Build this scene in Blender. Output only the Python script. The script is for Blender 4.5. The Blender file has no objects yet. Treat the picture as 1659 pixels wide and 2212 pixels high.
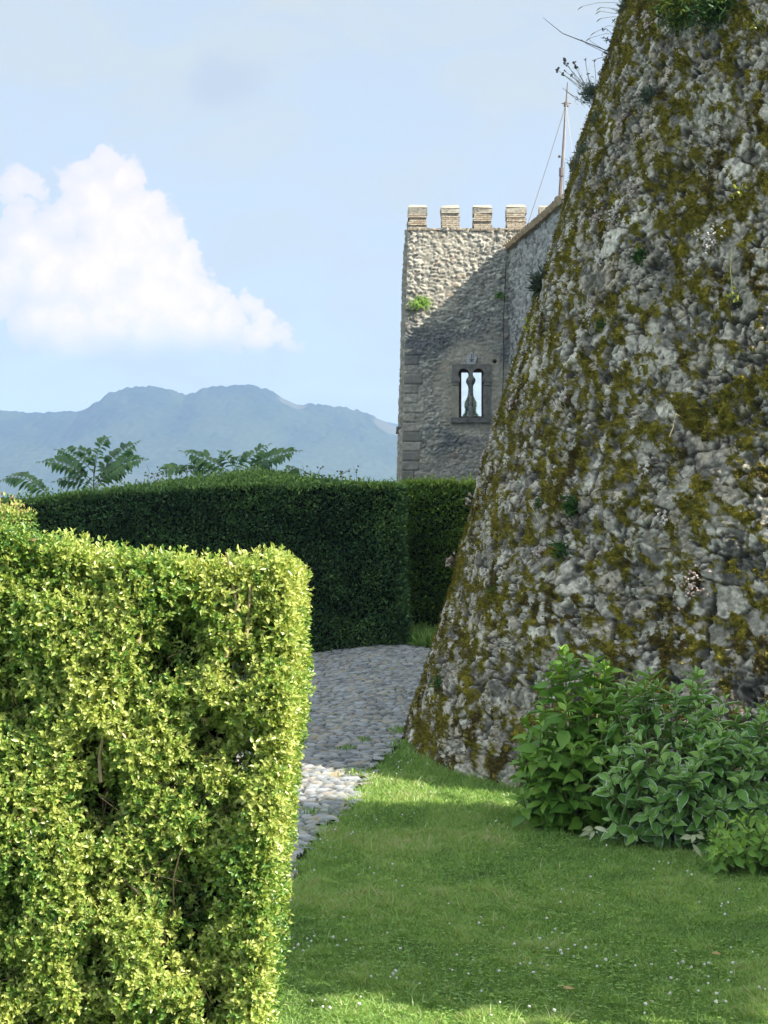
import bpy, math, random
import numpy as np

# ------------------------------------------------------------------ camera, sky, sun, exposure
scene = bpy.context.scene
COL = scene.collection
F, CX, HY, CZ = 3455.0, 829.5, 1300.0, 1.9      # focal length / centre / horizon in a 1659 x 2212 grid, eye height

cam_d = bpy.data.cameras.new("camera")
cam = bpy.data.objects.new("camera", cam_d)
COL.objects.link(cam)
cam.location = (0, 0, CZ)
cam.rotation_euler = (math.radians(90), 0, 0)
cam_d.sensor_fit = 'VERTICAL'
cam_d.sensor_height = 36
cam_d.lens = F / 2212 * 36
cam_d.shift_y = (HY - 1106) / 2212
cam_d.clip_start = 0.1
cam_d.clip_end = 20000
scene.camera = cam

SUN_SIDE = math.radians(28)     # how far behind the +X axis the sun stands
SUN_EL = math.radians(37.5)
sun_dir = np.array([math.cos(SUN_SIDE) * math.cos(SUN_EL), -math.sin(SUN_SIDE) * math.cos(SUN_EL), math.sin(SUN_EL)])
from mathutils import Vector
sun_d = bpy.data.lights.new("sun", 'SUN')
sun_d.energy = 5.0
sun_d.angle = math.radians(0.53)
sun_d.color = (1.0, 0.93, 0.80)
sun = bpy.data.objects.new("sun", sun_d)
COL.objects.link(sun)
sun.location = (30, -12, 30)
sun.rotation_euler = Vector(sun_dir).to_track_quat('Z', 'Y').to_euler()

scene.view_settings.view_transform = 'Standard'
scene.view_settings.look = 'None'
scene.view_settings.exposure = 1.35
scene.view_settings.gamma = 1.0
scene.render.engine = 'CYCLES'
cy = scene.cycles
cy.use_denoising = True
cy.denoiser = 'OPENIMAGEDENOISE'
cy.max_bounces = 7
cy.diffuse_bounces = 4
cy.glossy_bounces = 3
cy.transmission_bounces = 4
cy.transparent_max_bounces = 8
cy.volume_bounces = 1
cy.caustics_reflective = False
cy.caustics_refractive = False


class NT:
    """small node tree writer"""
    def __init__(self, tree):
        self.t = tree
        self.n = tree.nodes
        self.l = tree.links

    def new(self, kind, **kw):
        n = self.n.new(kind)
        for k, v in kw.items():
            setattr(n, k, v)
        return n

    def put(self, sock, v):
        if v is None:
            return
        if isinstance(v, bpy.types.NodeSocket):
            self.l.new(v, sock)
        else:
            sock.default_value = v

    def math(self, op, a, b=None, c=None, clamp=False):
        n = self.new('ShaderNodeMath', operation=op)
        n.use_clamp = clamp
        self.put(n.inputs[0], a); self.put(n.inputs[1], b); self.put(n.inputs[2], c)
        return n.outputs[0]

    def vmath(self, op, a, b=None, scale=None):
        n = self.new('ShaderNodeVectorMath', operation=op)
        self.put(n.inputs[0], a); self.put(n.inputs[1], b)
        if scale is not None:
            self.put(n.inputs['Scale'], scale)
        return n.outputs['Value'] if op in ('DISTANCE', 'LENGTH', 'DOT_PRODUCT') else n.outputs[0]

    def mix(self, fac, a, b, blend='MIX'):
        n = self.new('ShaderNodeMix', data_type='RGBA', blend_type=blend)
        self.put(n.inputs[0], fac); self.put(n.inputs[6], a); self.put(n.inputs[7], b)
        return n.outputs[2]

    def noise(self, vec, scale, detail=4, rough=0.55, dist=0.0, color=False):
        n = self.new('ShaderNodeTexNoise')
        self.put(n.inputs['Vector'], vec); n.inputs['Scale'].default_value = scale
        n.inputs['Detail'].default_value = detail; n.inputs['Roughness'].default_value = rough
        n.inputs['Distortion'].default_value = dist
        return n.outputs['Color' if color else 'Fac']

    def smooth(self, v, lo, hi, to0=0.0, to1=1.0):
        n = self.new('ShaderNodeMapRange', interpolation_type='SMOOTHSTEP')
        self.put(n.inputs[0], v); n.inputs[1].default_value = lo; n.inputs[2].default_value = hi
        n.inputs[3].default_value = to0; n.inputs[4].default_value = to1
        return n.outputs[0]

    def ramp(self, fac, stops):
        n = self.new('ShaderNodeValToRGB')
        e = n.color_ramp.elements
        while len(e) < len(stops):
            e.new(0.5)
        for el, (p, c) in zip(e, stops):
            el.position = p; el.color = (*c, 1)
        self.put(n.inputs[0], fac)
        return n.outputs[0]

    def attr(self, name, out='Fac'):
        n = self.new('ShaderNodeAttribute', attribute_name=name)
        return n.outputs[out]


# world: Nishita sky with a cumulus cloud written in sky directions
world = bpy.data.worlds.new("World")
scene.world = world
world.use_nodes = True
wt = NT(world.node_tree)
wt.n.clear()
sky = wt.new('ShaderNodeTexSky', sky_type='NISHITA')
sky.sun_disc = False
sky.sun_elevation = SUN_EL
sky.sun_rotation = math.atan2(sun_dir[0], sun_dir[1])
sky.altitude = 300
sky.air_density = 1.0
sky.dust_density = 1.2
sky.ozone_density = 1.0
SKY_STRENGTH = 0.11


def build_sky():
    co = wt.new('ShaderNodeTexCoord').outputs['Generated']
    sep = wt.new('ShaderNodeSeparateXYZ'); wt.put(sep.inputs[0], co)
    dy = wt.math('MAXIMUM', sep.outputs[1], 0.05)
    u = wt.math('DIVIDE', sep.outputs[0], dy)
    v = wt.math('DIVIDE', sep.outputs[2], dy)
    comb = wt.new('ShaderNodeCombineXYZ'); wt.put(comb.inputs[0], u); wt.put(comb.inputs[1], v)
    uv = comb.outputs[0]
    # billows: shift the lookup by noise
    n1 = wt.vmath('SUBTRACT', wt.noise(uv, 38, 3, 0.55, color=True), (0.5, 0.5, 0.5))
    n2 = wt.vmath('SUBTRACT', wt.noise(uv, 130, 4, 0.6, color=True), (0.5, 0.5, 0.5))
    p = wt.vmath('ADD', uv, wt.vmath('SCALE', n1, scale=0.022))
    p = wt.vmath('ADD', p, wt.vmath('SCALE', n2, scale=0.014))
    flat = wt.vmath('MULTIPLY', p, (1, 1, 0))
    blobs = [(232, 352, 46), (185, 372, 38), (150, 400, 34), (262, 392, 62), (205, 440, 78), (312, 450, 68),
             (362, 500, 52), (270, 520, 110), (400, 570, 62), (340, 620, 110), (440, 645, 62), (200, 600, 100),
             (482, 690, 52), (546, 668, 36), (568, 700, 40), (605, 728, 34), (632, 748, 20), (480, 722, 56),
             (400, 690, 92), (250, 690, 90), (130, 480, 58), (110, 590, 90), (90, 690, 70), (60, 530, 85), (20, 590, 70), (150, 700, 90), (330, 715, 80), (560, 730, 48), (625, 752, 26),
             (45, 388, 44), (76, 408, 34), (22, 405, 42), (50, 470, 50), (0, 622, 56), (-22, 640, 62), (16, 655, 36)]
    acc = None
    for x, y, r in blobs:
        d = wt.vmath('DISTANCE', flat, ((x - CX) / F, (HY - y) / F, 0))
        f = wt.math('MULTIPLY_ADD', d, -F / r, 1.0)
        f = wt.math('MULTIPLY', f, r / 70.0)
        acc = f if acc is None else wt.math('SMOOTH_MAX', acc, f, 0.12)
    vor = wt.new('ShaderNodeTexVoronoi', feature='SMOOTH_F1')
    wt.put(vor.inputs['Vector'], p); vor.inputs['Scale'].default_value = 95
    puff = wt.math('MULTIPLY_ADD', vor.outputs['Distance'], -0.45, 0.16)
    dens = wt.math('ADD', acc, puff)
    mask = wt.smooth(dens, -0.04, 0.20)
    # flat base that dissolves into the haze
    base_y = wt.math('ADD', v, wt.math('MULTIPLY_ADD', wt.noise(uv, 22, 3), 0.03, -0.015))
    base = wt.smooth(base_y, (HY - 788) / F, (HY - 690) / F)
    mask = wt.math('MULTIPLY', mask, base)
    lit = wt.smooth(wt.math('ADD', wt.math('MULTIPLY', acc, 0.45), wt.math('MULTIPLY_ADD', u, 1.6, 0.42)), 0.05, 0.72)
    tex = wt.noise(p, 55, 5, 0.6)
    lit = wt.math('MULTIPLY', lit, wt.smooth(tex, 0.28, 0.62, 0.45, 1.0))
    cloud_col = wt.mix(lit, (0.80, 0.745, 0.75, 1), (1.18, 0.97, 0.82, 1))
    # thin high veil that pales the blue, and one faint grey-blue wisp
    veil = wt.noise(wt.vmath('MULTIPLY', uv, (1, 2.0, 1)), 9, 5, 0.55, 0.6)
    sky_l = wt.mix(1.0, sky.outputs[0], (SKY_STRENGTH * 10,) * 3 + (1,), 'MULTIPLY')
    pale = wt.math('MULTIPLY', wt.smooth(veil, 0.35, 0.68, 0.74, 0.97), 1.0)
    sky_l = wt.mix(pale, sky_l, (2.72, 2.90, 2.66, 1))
    bright = wt.smooth(sep.outputs[1], 0.80, 0.25, 1.0, 1.95)  # directions away from the view made brighter, fill added for the shade
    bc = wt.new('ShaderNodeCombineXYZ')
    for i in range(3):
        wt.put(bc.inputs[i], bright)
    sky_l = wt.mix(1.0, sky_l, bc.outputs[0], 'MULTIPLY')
    wd = wt.vmath('DISTANCE', wt.vmath('MULTIPLY', flat, (0.62, 1, 0)), (((485 - CX) / F) * 0.62, (HY - 172) / F, 0))
    wisp = wt.smooth(wt.math('ADD', wd, wt.math('MULTIPLY_ADD', wt.noise(uv, 30, 4, 0.6), 0.02, -0.01)), 0.024, 0.004)
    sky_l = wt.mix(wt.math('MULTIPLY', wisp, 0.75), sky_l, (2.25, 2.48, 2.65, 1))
    cl = wt.mix(1.0, cloud_col, (4.7, 4.7, 4.7, 1), 'MULTIPLY')
    # distant cloud only ahead (never behind, where v would flip)
    ahead = wt.smooth(sep.outputs[1], 0.3, 0.5)
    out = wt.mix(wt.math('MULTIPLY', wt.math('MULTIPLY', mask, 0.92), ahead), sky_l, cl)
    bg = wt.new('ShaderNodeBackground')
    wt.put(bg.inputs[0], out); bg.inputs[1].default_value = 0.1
    o = wt.new('ShaderNodeOutputWorld')
    wt.l.new(bg.outputs[0], o.inputs[0])


build_sky()

# ------------------------------------------------------------------ helpers
rng = np.random.default_rng(7)


def W(x, y, d):
    """point at depth d behind the grid position (x, y)"""
    return np.array([(x - CX) * d / F, d, CZ + (HY - y) * d / F])


def link(o, parent=None):
    COL.objects.link(o)
    if parent is not None:
        o.parent = parent
    return o


def tag(o, label=None, cat=None, group=None, kind=None):
    if label: o["label"] = label
    if cat: o["category"] = cat
    if group: o["group"] = group
    if kind: o["kind"] = kind
    return o


def empty(name, loc, label, cat, group=None):
    o = bpy.data.objects.new(name, None)
    o.location = tuple(float(c) for c in loc)
    o.empty_display_size = 0.2
    link(o)
    return tag(o, label, cat, group)


def mesh_np(name, V, polys, mat, parent=None, attrs=None, smooth=True, origin=None):
    """V (n,3); polys: list of (m,k) int arrays; attrs: {name: (n,) float or (n,3) colour}. Coordinates are world ones."""
    V = np.asarray(V, dtype=np.float64)
    if parent is not None:
        V = V - np.array(parent.matrix_world.translation if parent.parent else parent.location)
        if parent.parent is not None:
            pass
    off = np.zeros(3) if origin is None else np.asarray(origin, float)
    V = V - off
    me = bpy.data.meshes.new(name)
    me.vertices.add(len(V))
    me.vertices.foreach_set("co", V.astype(np.float32).ravel())
    loops = np.concatenate([p.ravel() for p in polys]).astype(np.int32)
    starts, tot, s = [], [], 0
    for p in polys:
        m, k = p.shape
        starts.append(s + np.arange(m) * k); tot.append(np.full(m, k)); s += m * k
    me.loops.add(len(loops))
    me.loops.foreach_set("vertex_index", loops)
    st = np.concatenate(starts).astype(np.int32)
    me.polygons.add(len(st))
    me.polygons.foreach_set("loop_start", st)
    me.polygons.foreach_set("use_smooth", np.full(len(st), bool(smooth)))
    me.update(calc_edges=True)
    me.validate()
    for k, a in (attrs or {}).items():
        a = np.asarray(a, dtype=np.float32)
        if a.ndim == 1:
            at = me.attributes.new(k, 'FLOAT', 'POINT'); at.data.foreach_set("value", a)
        else:
            at = me.attributes.new(k, 'FLOAT_COLOR', 'POINT')
            at.data.foreach_set("color", np.concatenate([a, np.ones((len(a), 1), np.float32)], 1).ravel())
    if mat is not None:
        me.materials.append(mat)
    o = bpy.data.objects.new(name, me)
    o.location = tuple(off)
    link(o, parent)
    return o


def sub(name, V, polys, mat, parent, root, **kw):
    """sub-part: parent sits at the origin of its root, so subtract the root's place only"""
    o = mesh_np(name, np.asarray(V) - np.array(root.location), polys, mat, None, **kw)
    o.parent = parent
    return o


def grid_faces(nr, nc, keep=None):
    i = np.arange(nr * nc).reshape(nr, nc)
    q = np.stack([i[:-1, :-1], i[:-1, 1:], i[1:, 1:], i[1:, :-1]], -1).reshape(-1, 4)
    return q if keep is None else q[keep.ravel()]


class MB:
    """collects simple shapes (world coordinates) into one mesh"""
    def __init__(self):
        self.V = []; self.P = {}; self.n = 0; self.T = []

    def add(self, V, faces, tint=0.5):
        V = np.asarray(V, float)
        for f in faces:
            self.P.setdefault(len(f), []).append([i + self.n for i in f])
        self.V.append(V); self.T.append(np.full(len(V), tint)); self.n += len(V)
        return self

    def box(self, a, b, tint=0.5, taper=0.0):
        x0, y0, z0 = a; x1, y1, z1 = b; t = taper
        V = [(x0, y0, z0), (x1, y0, z0), (x1, y1, z0), (x0, y1, z0),
             (x0 + t, y0 + t, z1), (x1 - t, y0 + t, z1), (x1 - t, y1 - t, z1), (x0 + t, y1 - t, z1)]
        return self.add(V, [(3, 2, 1, 0), (4, 5, 6, 7), (0, 1, 5, 4), (1, 2, 6, 5), (2, 3, 7, 6), (3, 0, 4, 7)], tint)

    def prism(self, outline, y0, y1, tint=0.5):
        """outline [(x, z)...] counter-clockwise seen from -Y, extruded from y0 (front) to y1"""
        n = len(outline)
        V = [(x, y0, z) for x, z in outline] + [(x, y1, z) for x, z in outline]
        fs = [tuple(range(n)), tuple(range(2 * n - 1, n - 1, -1))]
        fs += [(i, i + n, (i + 1) % n + n, (i + 1) % n) for i in range(n)]
        return self.add(V, fs, tint)

    def tube(self, pts, r, sides=5, tint=0.5, cap=True):
        pts = np.asarray(pts, float); n = len(pts)
        r = np.broadcast_to(np.asarray(r, float), (n,)) if np.ndim(r) else np.full(n, r)
        T = np.gradient(pts, axis=0); T /= np.linalg.norm(T, axis=1, keepdims=True) + 1e-9
        ref = np.array([0.31, 0.77, 0.55])
        A = np.cross(T, ref); A /= np.linalg.norm(A, axis=1, keepdims=True) + 1e-9
        B = np.cross(T, A)
        a = np.arange(sides) * 2 * math.pi / sides
        V = pts[:, None] + r[:, None, None] * (np.cos(a)[None, :, None] * A[:, None] + np.sin(a)[None, :, None] * B[:, None])
        fs = [(i * sides + j, i * sides + (j + 1) % sides, (i + 1) * sides + (j + 1) % sides, (i + 1) * sides + j)
              for i in range(n - 1) for j in range(sides)]
        if cap:
            fs += [tuple(range(sides))[::-1], tuple((n - 1) * sides + j for j in range(sides))]
        return self.add(V.reshape(-1, 3), fs, tint)

    def lathe(self, cx, cy_, prof, sides=12, tint=0.5):
        a = np.arange(sides) * 2 * math.pi / sides
        V = [(cx + r * math.cos(t), cy_ + r * math.sin(t), z) for r, z in prof for t in a]
        n = len(prof)
        fs = [(i * sides + j, i * sides + (j + 1) % sides, (i + 1) * sides + (j + 1) % sides, (i + 1) * sides + j)
              for i in range(n - 1) for j in range(sides)]
        fs += [tuple(range(sides))[::-1], tuple((n - 1) * sides + j for j in range(sides))]
        return self.add(V, fs, tint)

    def ball(self, c, r, tint=0.5, squash=1.0):
        prof = [(math.sin(t) * r + 1e-4, -math.cos(t) * r * squash) for t in np.linspace(0, math.pi, 5)]
        return self.lathe(c[0], c[1], [(a, c[2] + b) for a, b in prof], 6, tint)

    def build(self, name, mat, parent=None, root=None, smooth=False):
        polys = [np.array(v) for v in self.P.values()]
        kw = dict(attrs={"tint": np.concatenate(self.T)}, smooth=smooth)
        V = np.concatenate(self.V)
        if root is not None:
            return sub(name, V, polys, mat, parent, root, **kw)
        return mesh_np(name, V, polys, mat, parent, **kw)


# ---- numpy noise
def hsh(ix, iy, s):
    n = (ix.astype(np.int64) * 374761393 + iy.astype(np.int64) * 668265263 + s * 974634777) & 0xffffffff
    n = ((n ^ (n >> 13)) * 1274126177) & 0xffffffff
    n = ((n ^ (n >> 15)) * 2246822519) & 0xffffffff
    return ((n ^ (n >> 16)) & 0xffffff) / float(0xffffff)


def vnoise(x, y, s=0):
    ix, iy = np.floor(x), np.floor(y)
    fx, fy = x - ix, y - iy
    fx = fx * fx * fx * (fx * (fx * 6 - 15) + 10); fy = fy * fy * fy * (fy * (fy * 6 - 15) + 10)
    a, b = hsh(ix, iy, s), hsh(ix + 1, iy, s)
    c, d = hsh(ix, iy + 1, s), hsh(ix + 1, iy + 1, s)
    return (a + (b - a) * fx) * (1 - fy) + (c + (d - c) * fx) * fy


def fbm(x, y, s=0, octv=4, rough=0.5):
    t, a, n = 0.0, 1.0, 0.0
    for i in range(octv):
        t = t + a * vnoise(x + 17.3 * i, y - 9.1 * i, s + i * 31); n += a
        x, y = 0.8 * x * 2 + 0.6 * y * 2, -0.6 * x * 2 + 0.8 * y * 2
        a *= rough
    return t / n


def sst(x, a, b):
    t = np.clip((x - a) / (b - a), 0, 1)
    return t * t * (3 - 2 * t)


def voronoi(x, y, s=0, jit=0.9):
    ix, iy = np.floor(x), np.floor(y)
    F1 = np.full(x.shape, 9.0); F2 = np.full(x.shape, 9.0)
    px = np.zeros(x.shape); py = np.zeros(x.shape); cid = np.zeros(x.shape); cid2 = np.zeros(x.shape)
    for dx in (-1, 0, 1):
        for dy in (-1, 0, 1):
            jx, jy = ix + dx, iy + dy
            qx = jx + 0.5 + (hsh(jx, jy, s) - 0.5) * jit
            qy = jy + 0.5 + (hsh(jx, jy, s + 101) - 0.5) * jit
            d = np.hypot(x - qx, y - qy)
            near = d < F1
            F2 = np.where(near, F1, np.minimum(F2, d))
            F1 = np.where(near, d, F1)
            px = np.where(near, qx, px); py = np.where(near, qy, py)
            cid = np.where(near, hsh(jx, jy, s + 202), cid)
            cid2 = np.where(near, hsh(jx, jy, s + 303), cid2)
    return F1, F2, px, py, cid, cid2


def lerp(a, b, t):
    return a + (b - a) * t


def mixc(a, b, t):
    return a + (np.asarray(b, float) - a) * t[..., None]


# ---- materials
def mat_new(name):
    m = bpy.data.materials.new(name)
    m.use_nodes = True
    nt = NT(m.node_tree)
    nt.n.clear()
    out = nt.new('ShaderNodeOutputMaterial')
    return m, nt, out


def principled(nt, color, rough=0.8, spec=0.3, bump=None, bump_d=0.01, bump_s=0.6):
    p = nt.new('ShaderNodeBsdfPrincipled')
    nt.put(p.inputs['Base Color'], color)
    nt.put(p.inputs['Roughness'], rough)
    p.inputs['Specular IOR Level'].default_value = spec
    if bump is not None:
        b = nt.new('ShaderNodeBump')
        b.inputs['Strength'].default_value = bump_s
        b.inputs['Distance'].default_value = bump_d
        nt.put(b.inputs['Height'], bump)
        nt.l.new(b.outputs[0], p.inputs['Normal'])
    return p


def leaf_mat(name, stops, trans=0.35, rough=0.42, spec=0.35, edge=None, tcol=(1.15, 1.1, 0.6)):
    m, nt, out = mat_new(name)
    c = nt.ramp(nt.attr("tint"), stops)
    if edge is not None:
        co = nt.new('ShaderNodeTexCoord').outputs['Object']
        e = nt.math('ADD', nt.attr("edge"), nt.math('MULTIPLY_ADD', nt.noise(co, 25, 3), 1.0, -0.55))
        c = nt.mix(nt.smooth(e, 0.76, 0.90), c, (*edge, 1))
    p = principled(nt, c, rough, spec)
    t = nt.new('ShaderNodeBsdfTranslucent')
    nt.put(t.inputs[0], nt.mix(1.0, c, (*tcol, 1), 'MULTIPLY'))
    mx = nt.new('ShaderNodeMixShader')
    mx.inputs[0].default_value = trans
    nt.l.new(p.outputs[0], mx.inputs[1]); nt.l.new(t.outputs[0], mx.inputs[2])
    nt.l.new(mx.outputs[0], out.inputs[0])
    return m


def attr_stone_mat(name, grain=60.0, amount=0.35, bump_d=0.006, rough=0.9):
    """colour from the mesh's own 'col' attribute, broken up by fine grain"""
    m, nt, out = mat_new(name)
    co = nt.new('ShaderNodeTexCoord').outputs['Object']
    g = nt.noise(co, grain, 5, 0.65)
    g2 = nt.noise(co, grain * 0.22, 4, 0.6)
    k = nt.math('ADD', nt.math('MULTIPLY_ADD', g, amount * 2, 1 - amount), nt.math('MULTIPLY_ADD', g2, amount, -amount * 0.5))
    kk = nt.new('ShaderNodeCombineXYZ')
    for i in range(3):
        nt.put(kk.inputs[i], k)
    c = nt.mix(1.0, nt.attr("col", 'Color'), kk.outputs[0], 'MULTIPLY')
    p = principled(nt, c, rough, 0.15, g, bump_d)
    nt.l.new(p.outputs[0], out.inputs[0])
    return m


def plain_mat(name, c0, c1, scale=8.0, rough=0.8, spec=0.25, bump_d=0.004, metal=0.0):
    m, nt, out = mat_new(name)
    co = nt.new('ShaderNodeTexCoord').outputs['Object']
    g = nt.noise(co, scale, 6, 0.65)
    c = nt.ramp(g, [(0.3, c0), (0.7, c1)])
    p = principled(nt, c, rough, spec, g, bump_d)
    p.inputs['Metallic'].default_value = metal
    nt.l.new(p.outputs[0], out.inputs[0])
    return m


# ---- leaves
T_LEAF = (np.array([(0, 0, 0), (.42, .28, .10), (.46, .62, .10), (0, 1, -.06), (-.46, .62, .10), (-.42, .28, .10)]),
          [np.array([(0, 1, 2, 3), (0, 3, 4, 5)])], np.array([0, 1, 1, 1, 1, 1.]))
T_POINT = (np.array([(0, 0, 0), (.5, .32, .08), (.30, .70, .06), (0, 1, -.10), (-.30, .70, .06), (-.5, .32, .08)]),
           [np.array([(0, 1, 2, 3), (0, 3, 4, 5)])], np.array([0, 1, 1, 1, 1, 1.]))
T_CHIP = (np.array([(0, 0, 0), (.5, .5, .08), (0, 1, 0), (-.5, .5, .08)]), [np.array([(0, 1, 2), (0, 2, 3)])], np.zeros(4))
# broad leaf with midrib, two rows a side, drooping tip
_b = []
for s in (0, .14, .36, .6, .82, 1.0):
    w = {0: 0, .14: .26, .36: .47, .6: .45, .82: .22, 1.0: 0}[s]
    d = -.10 * s - .16 * s * s
    if w == 0:
        _b.append((0, s, d))
    else:
        _b += [(-w, s, d + .10), (0, s, d), (w, s, d + .10)]
T_BROAD = (np.array(_b), [np.array([(1, 4, 5, 2), (2, 5, 6, 3), (4, 7, 8, 5), (5, 8, 9, 6), (7, 10, 11, 8), (8, 11, 12, 9)])[:, ::-1],
                          np.array([(0, 1, 2), (0, 2, 3), (10, 13, 11), (11, 13, 12)])[:, ::-1]],
           np.array([.4] + [1, 0, 1] * 4 + [1.]))


def unit(v):
    return v / (np.linalg.norm(v, axis=-1, keepdims=True) + 1e-9)


def leaves(tpl, P, D, N, L, Wd, tint):
    """arrays of vertices/polys for many leaves: base P, direction D, face normal N, length L, width Wd"""
    tv, tf, te = tpl
    D = unit(D)
    S = unit(np.cross(D, N)); N = np.cross(S, D)
    n, k = len(P), len(tv)
    V = (P[:, None] + D[:, None] * (tv[None, :, 1, None] * L[:, None, None])
         + S[:, None] * (tv[None, :, 0, None] * Wd[:, None, None]) + N[:, None] * (tv[None, :, 2, None] * L[:, None, None]))
    off = (np.arange(n) * k)[:, None, None]
    polys = [(f[None] + off).reshape(-1, f.shape[1]) for f in tf]
    return V.reshape(-1, 3), polys, {"tint": np.repeat(tint, k), "edge": np.tile(te, n)}


def join(parts):
    """join several (V, polys, attrs)"""
    V, A, P, n = [], {}, {}, 0
    for v, ps, a in parts:
        for p in ps:
            P.setdefault(p.shape[1], []).append(p + n)
        for k in a:
            A.setdefault(k, []).append(a[k])
        V.append(v); n += len(v)
    return np.concatenate(V), [np.concatenate(x) for x in P.values()], {k: np.concatenate(x) for k, x in A.items()}


def rdir(n, r=rng):
    return unit(r.normal(size=(n, 3)))


def sprigs(P, D, r, nl, seg, L, Wd, tint0, tspread, tpl=T_LEAF, spread=0.9):
    """leafy shoots: opposite leaf pairs up each shoot; P, D arrays of shoot bases and directions"""
    m = len(P)
    D = unit(D)
    side = unit(np.cross(D, rdir(m, r)))
    up = np.cross(side, D)
    out = []
    tin = tint0 + r.normal(size=m) * tspread
    for i in range(nl):
        a = (i // 2) * math.pi / 2 + (i % 2) * math.pi + r.normal(size=m) * 0.3
        rad = side * np.cos(a)[:, None] + up * np.sin(a)[:, None]
        base = P + D * (seg * (i // 2 + 0.5))
        open_ = spread * (1 - 0.55 * (i // 2) / max(1, nl / 2 - 1))
        ld = unit(D * 0.55 + rad * open_ + r.normal(size=(m, 3)) * 0.2)
        nn = unit(D - rad * 0.5 + r.normal(size=(m, 3)) * 0.25)
        sc = r.uniform(0.75, 1.2, m)
        tt = np.where(r.uniform(size=m) < .005, 1.0, np.clip(tin + 0.12 * (i / nl) + r.normal(size=m) * 0.09, 0, .93))
        out.append(leaves(tpl, base, ld, nn, L * sc, Wd * sc, tt))
    return join(out)


# ------------------------------------------------------------------ terrain
_gy = [-50, 8, 12, 15, 18, 24, 30, 40, 60]
_gz = [0, 0, .10, .22, .39, .80, 1.29, 1.6, 1.7]
_gf = np.linspace(-50, 60, 1101)
_gs = np.interp(_gf, _gy, _gz)
_gs = np.convolve(np.pad(_gs, 10, mode='edge'), np.ones(21) / 21, mode='valid')


def gz(x, y):
    x = np.asarray(x, float); y = np.asarray(y, float)
    z = np.interp(y, _gf, _gs)
    ramp = sst(y, 15, 26)
    z = z + 0.13 * np.clip(x + 0.1, -7, 0) * ramp
    return z


def ground_hit(px, py):
    d = 10.0
    for _ in range(60):
        x = (px - CX) * d / F
        d2 = (CZ - float(gz(x, d))) * F / max(py - HY, 1.0)
        d = 0.5 * d + 0.5 * d2
    return (px - CX) * d / F, d


# path: right-hand border traced on the ground, then it passes behind the bastion
PATH_R = [ground_hit(*p) for p in [(626, 1915), (648, 1868), (700, 1800), (752, 1742), (795, 1690), (828, 1640), (880, 1592)]]
PATH_R = sorted(PATH_R, key=lambda p: p[1])
_pry = [5.0] + [p[1] for p in PATH_R] + [19.0, 22, 32]
_prx = [PATH_R[0][0] - 0.5] + [p[0] for p in PATH_R] + [PATH_R[-1][0] + 0.25, 1.3, 1.6]


def path_right(y):
    return np.interp(y, _pry, _prx)


# big ground sheet, dropping off the castle hill down to the valley
def build_ground():
    r = np.concatenate([np.linspace(0, 60, 31), np.geomspace(66, 9000, 40)])
    a = np.linspace(0, 2 * math.pi, 97)
    R, A = np.meshgrid(r, a, indexing='ij')
    X, Y = R * np.cos(A), 18 + R * np.sin(A)
    Z = gz(X, np.clip(Y, -40, 60)) - 0.25 - sst(R, 30, 700) * 190 + (fbm(X / 180, Y / 180, 5, 4) - .5) * 40 * sst(R, 150, 900)
    m, nt, out = mat_new("valley meadow and woods")
    co = nt.new('ShaderNodeTexCoord').outputs['Object']
    c = nt.ramp(nt.noise(co, 0.02, 5), [(0.35, (.035, .055, .02)), (0.55, (.07, .09, .03)), (0.7, (.14, .14, .06))])
    nt.l.new(principled(nt, c, 0.95, 0.1).outputs[0], out.inputs[0])
    tag(mesh_np("ground", np.stack([X, Y, Z], -1).reshape(-1, 3), [grid_faces(*X.shape)], m, smooth=True), kind="structure")


build_ground()


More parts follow.
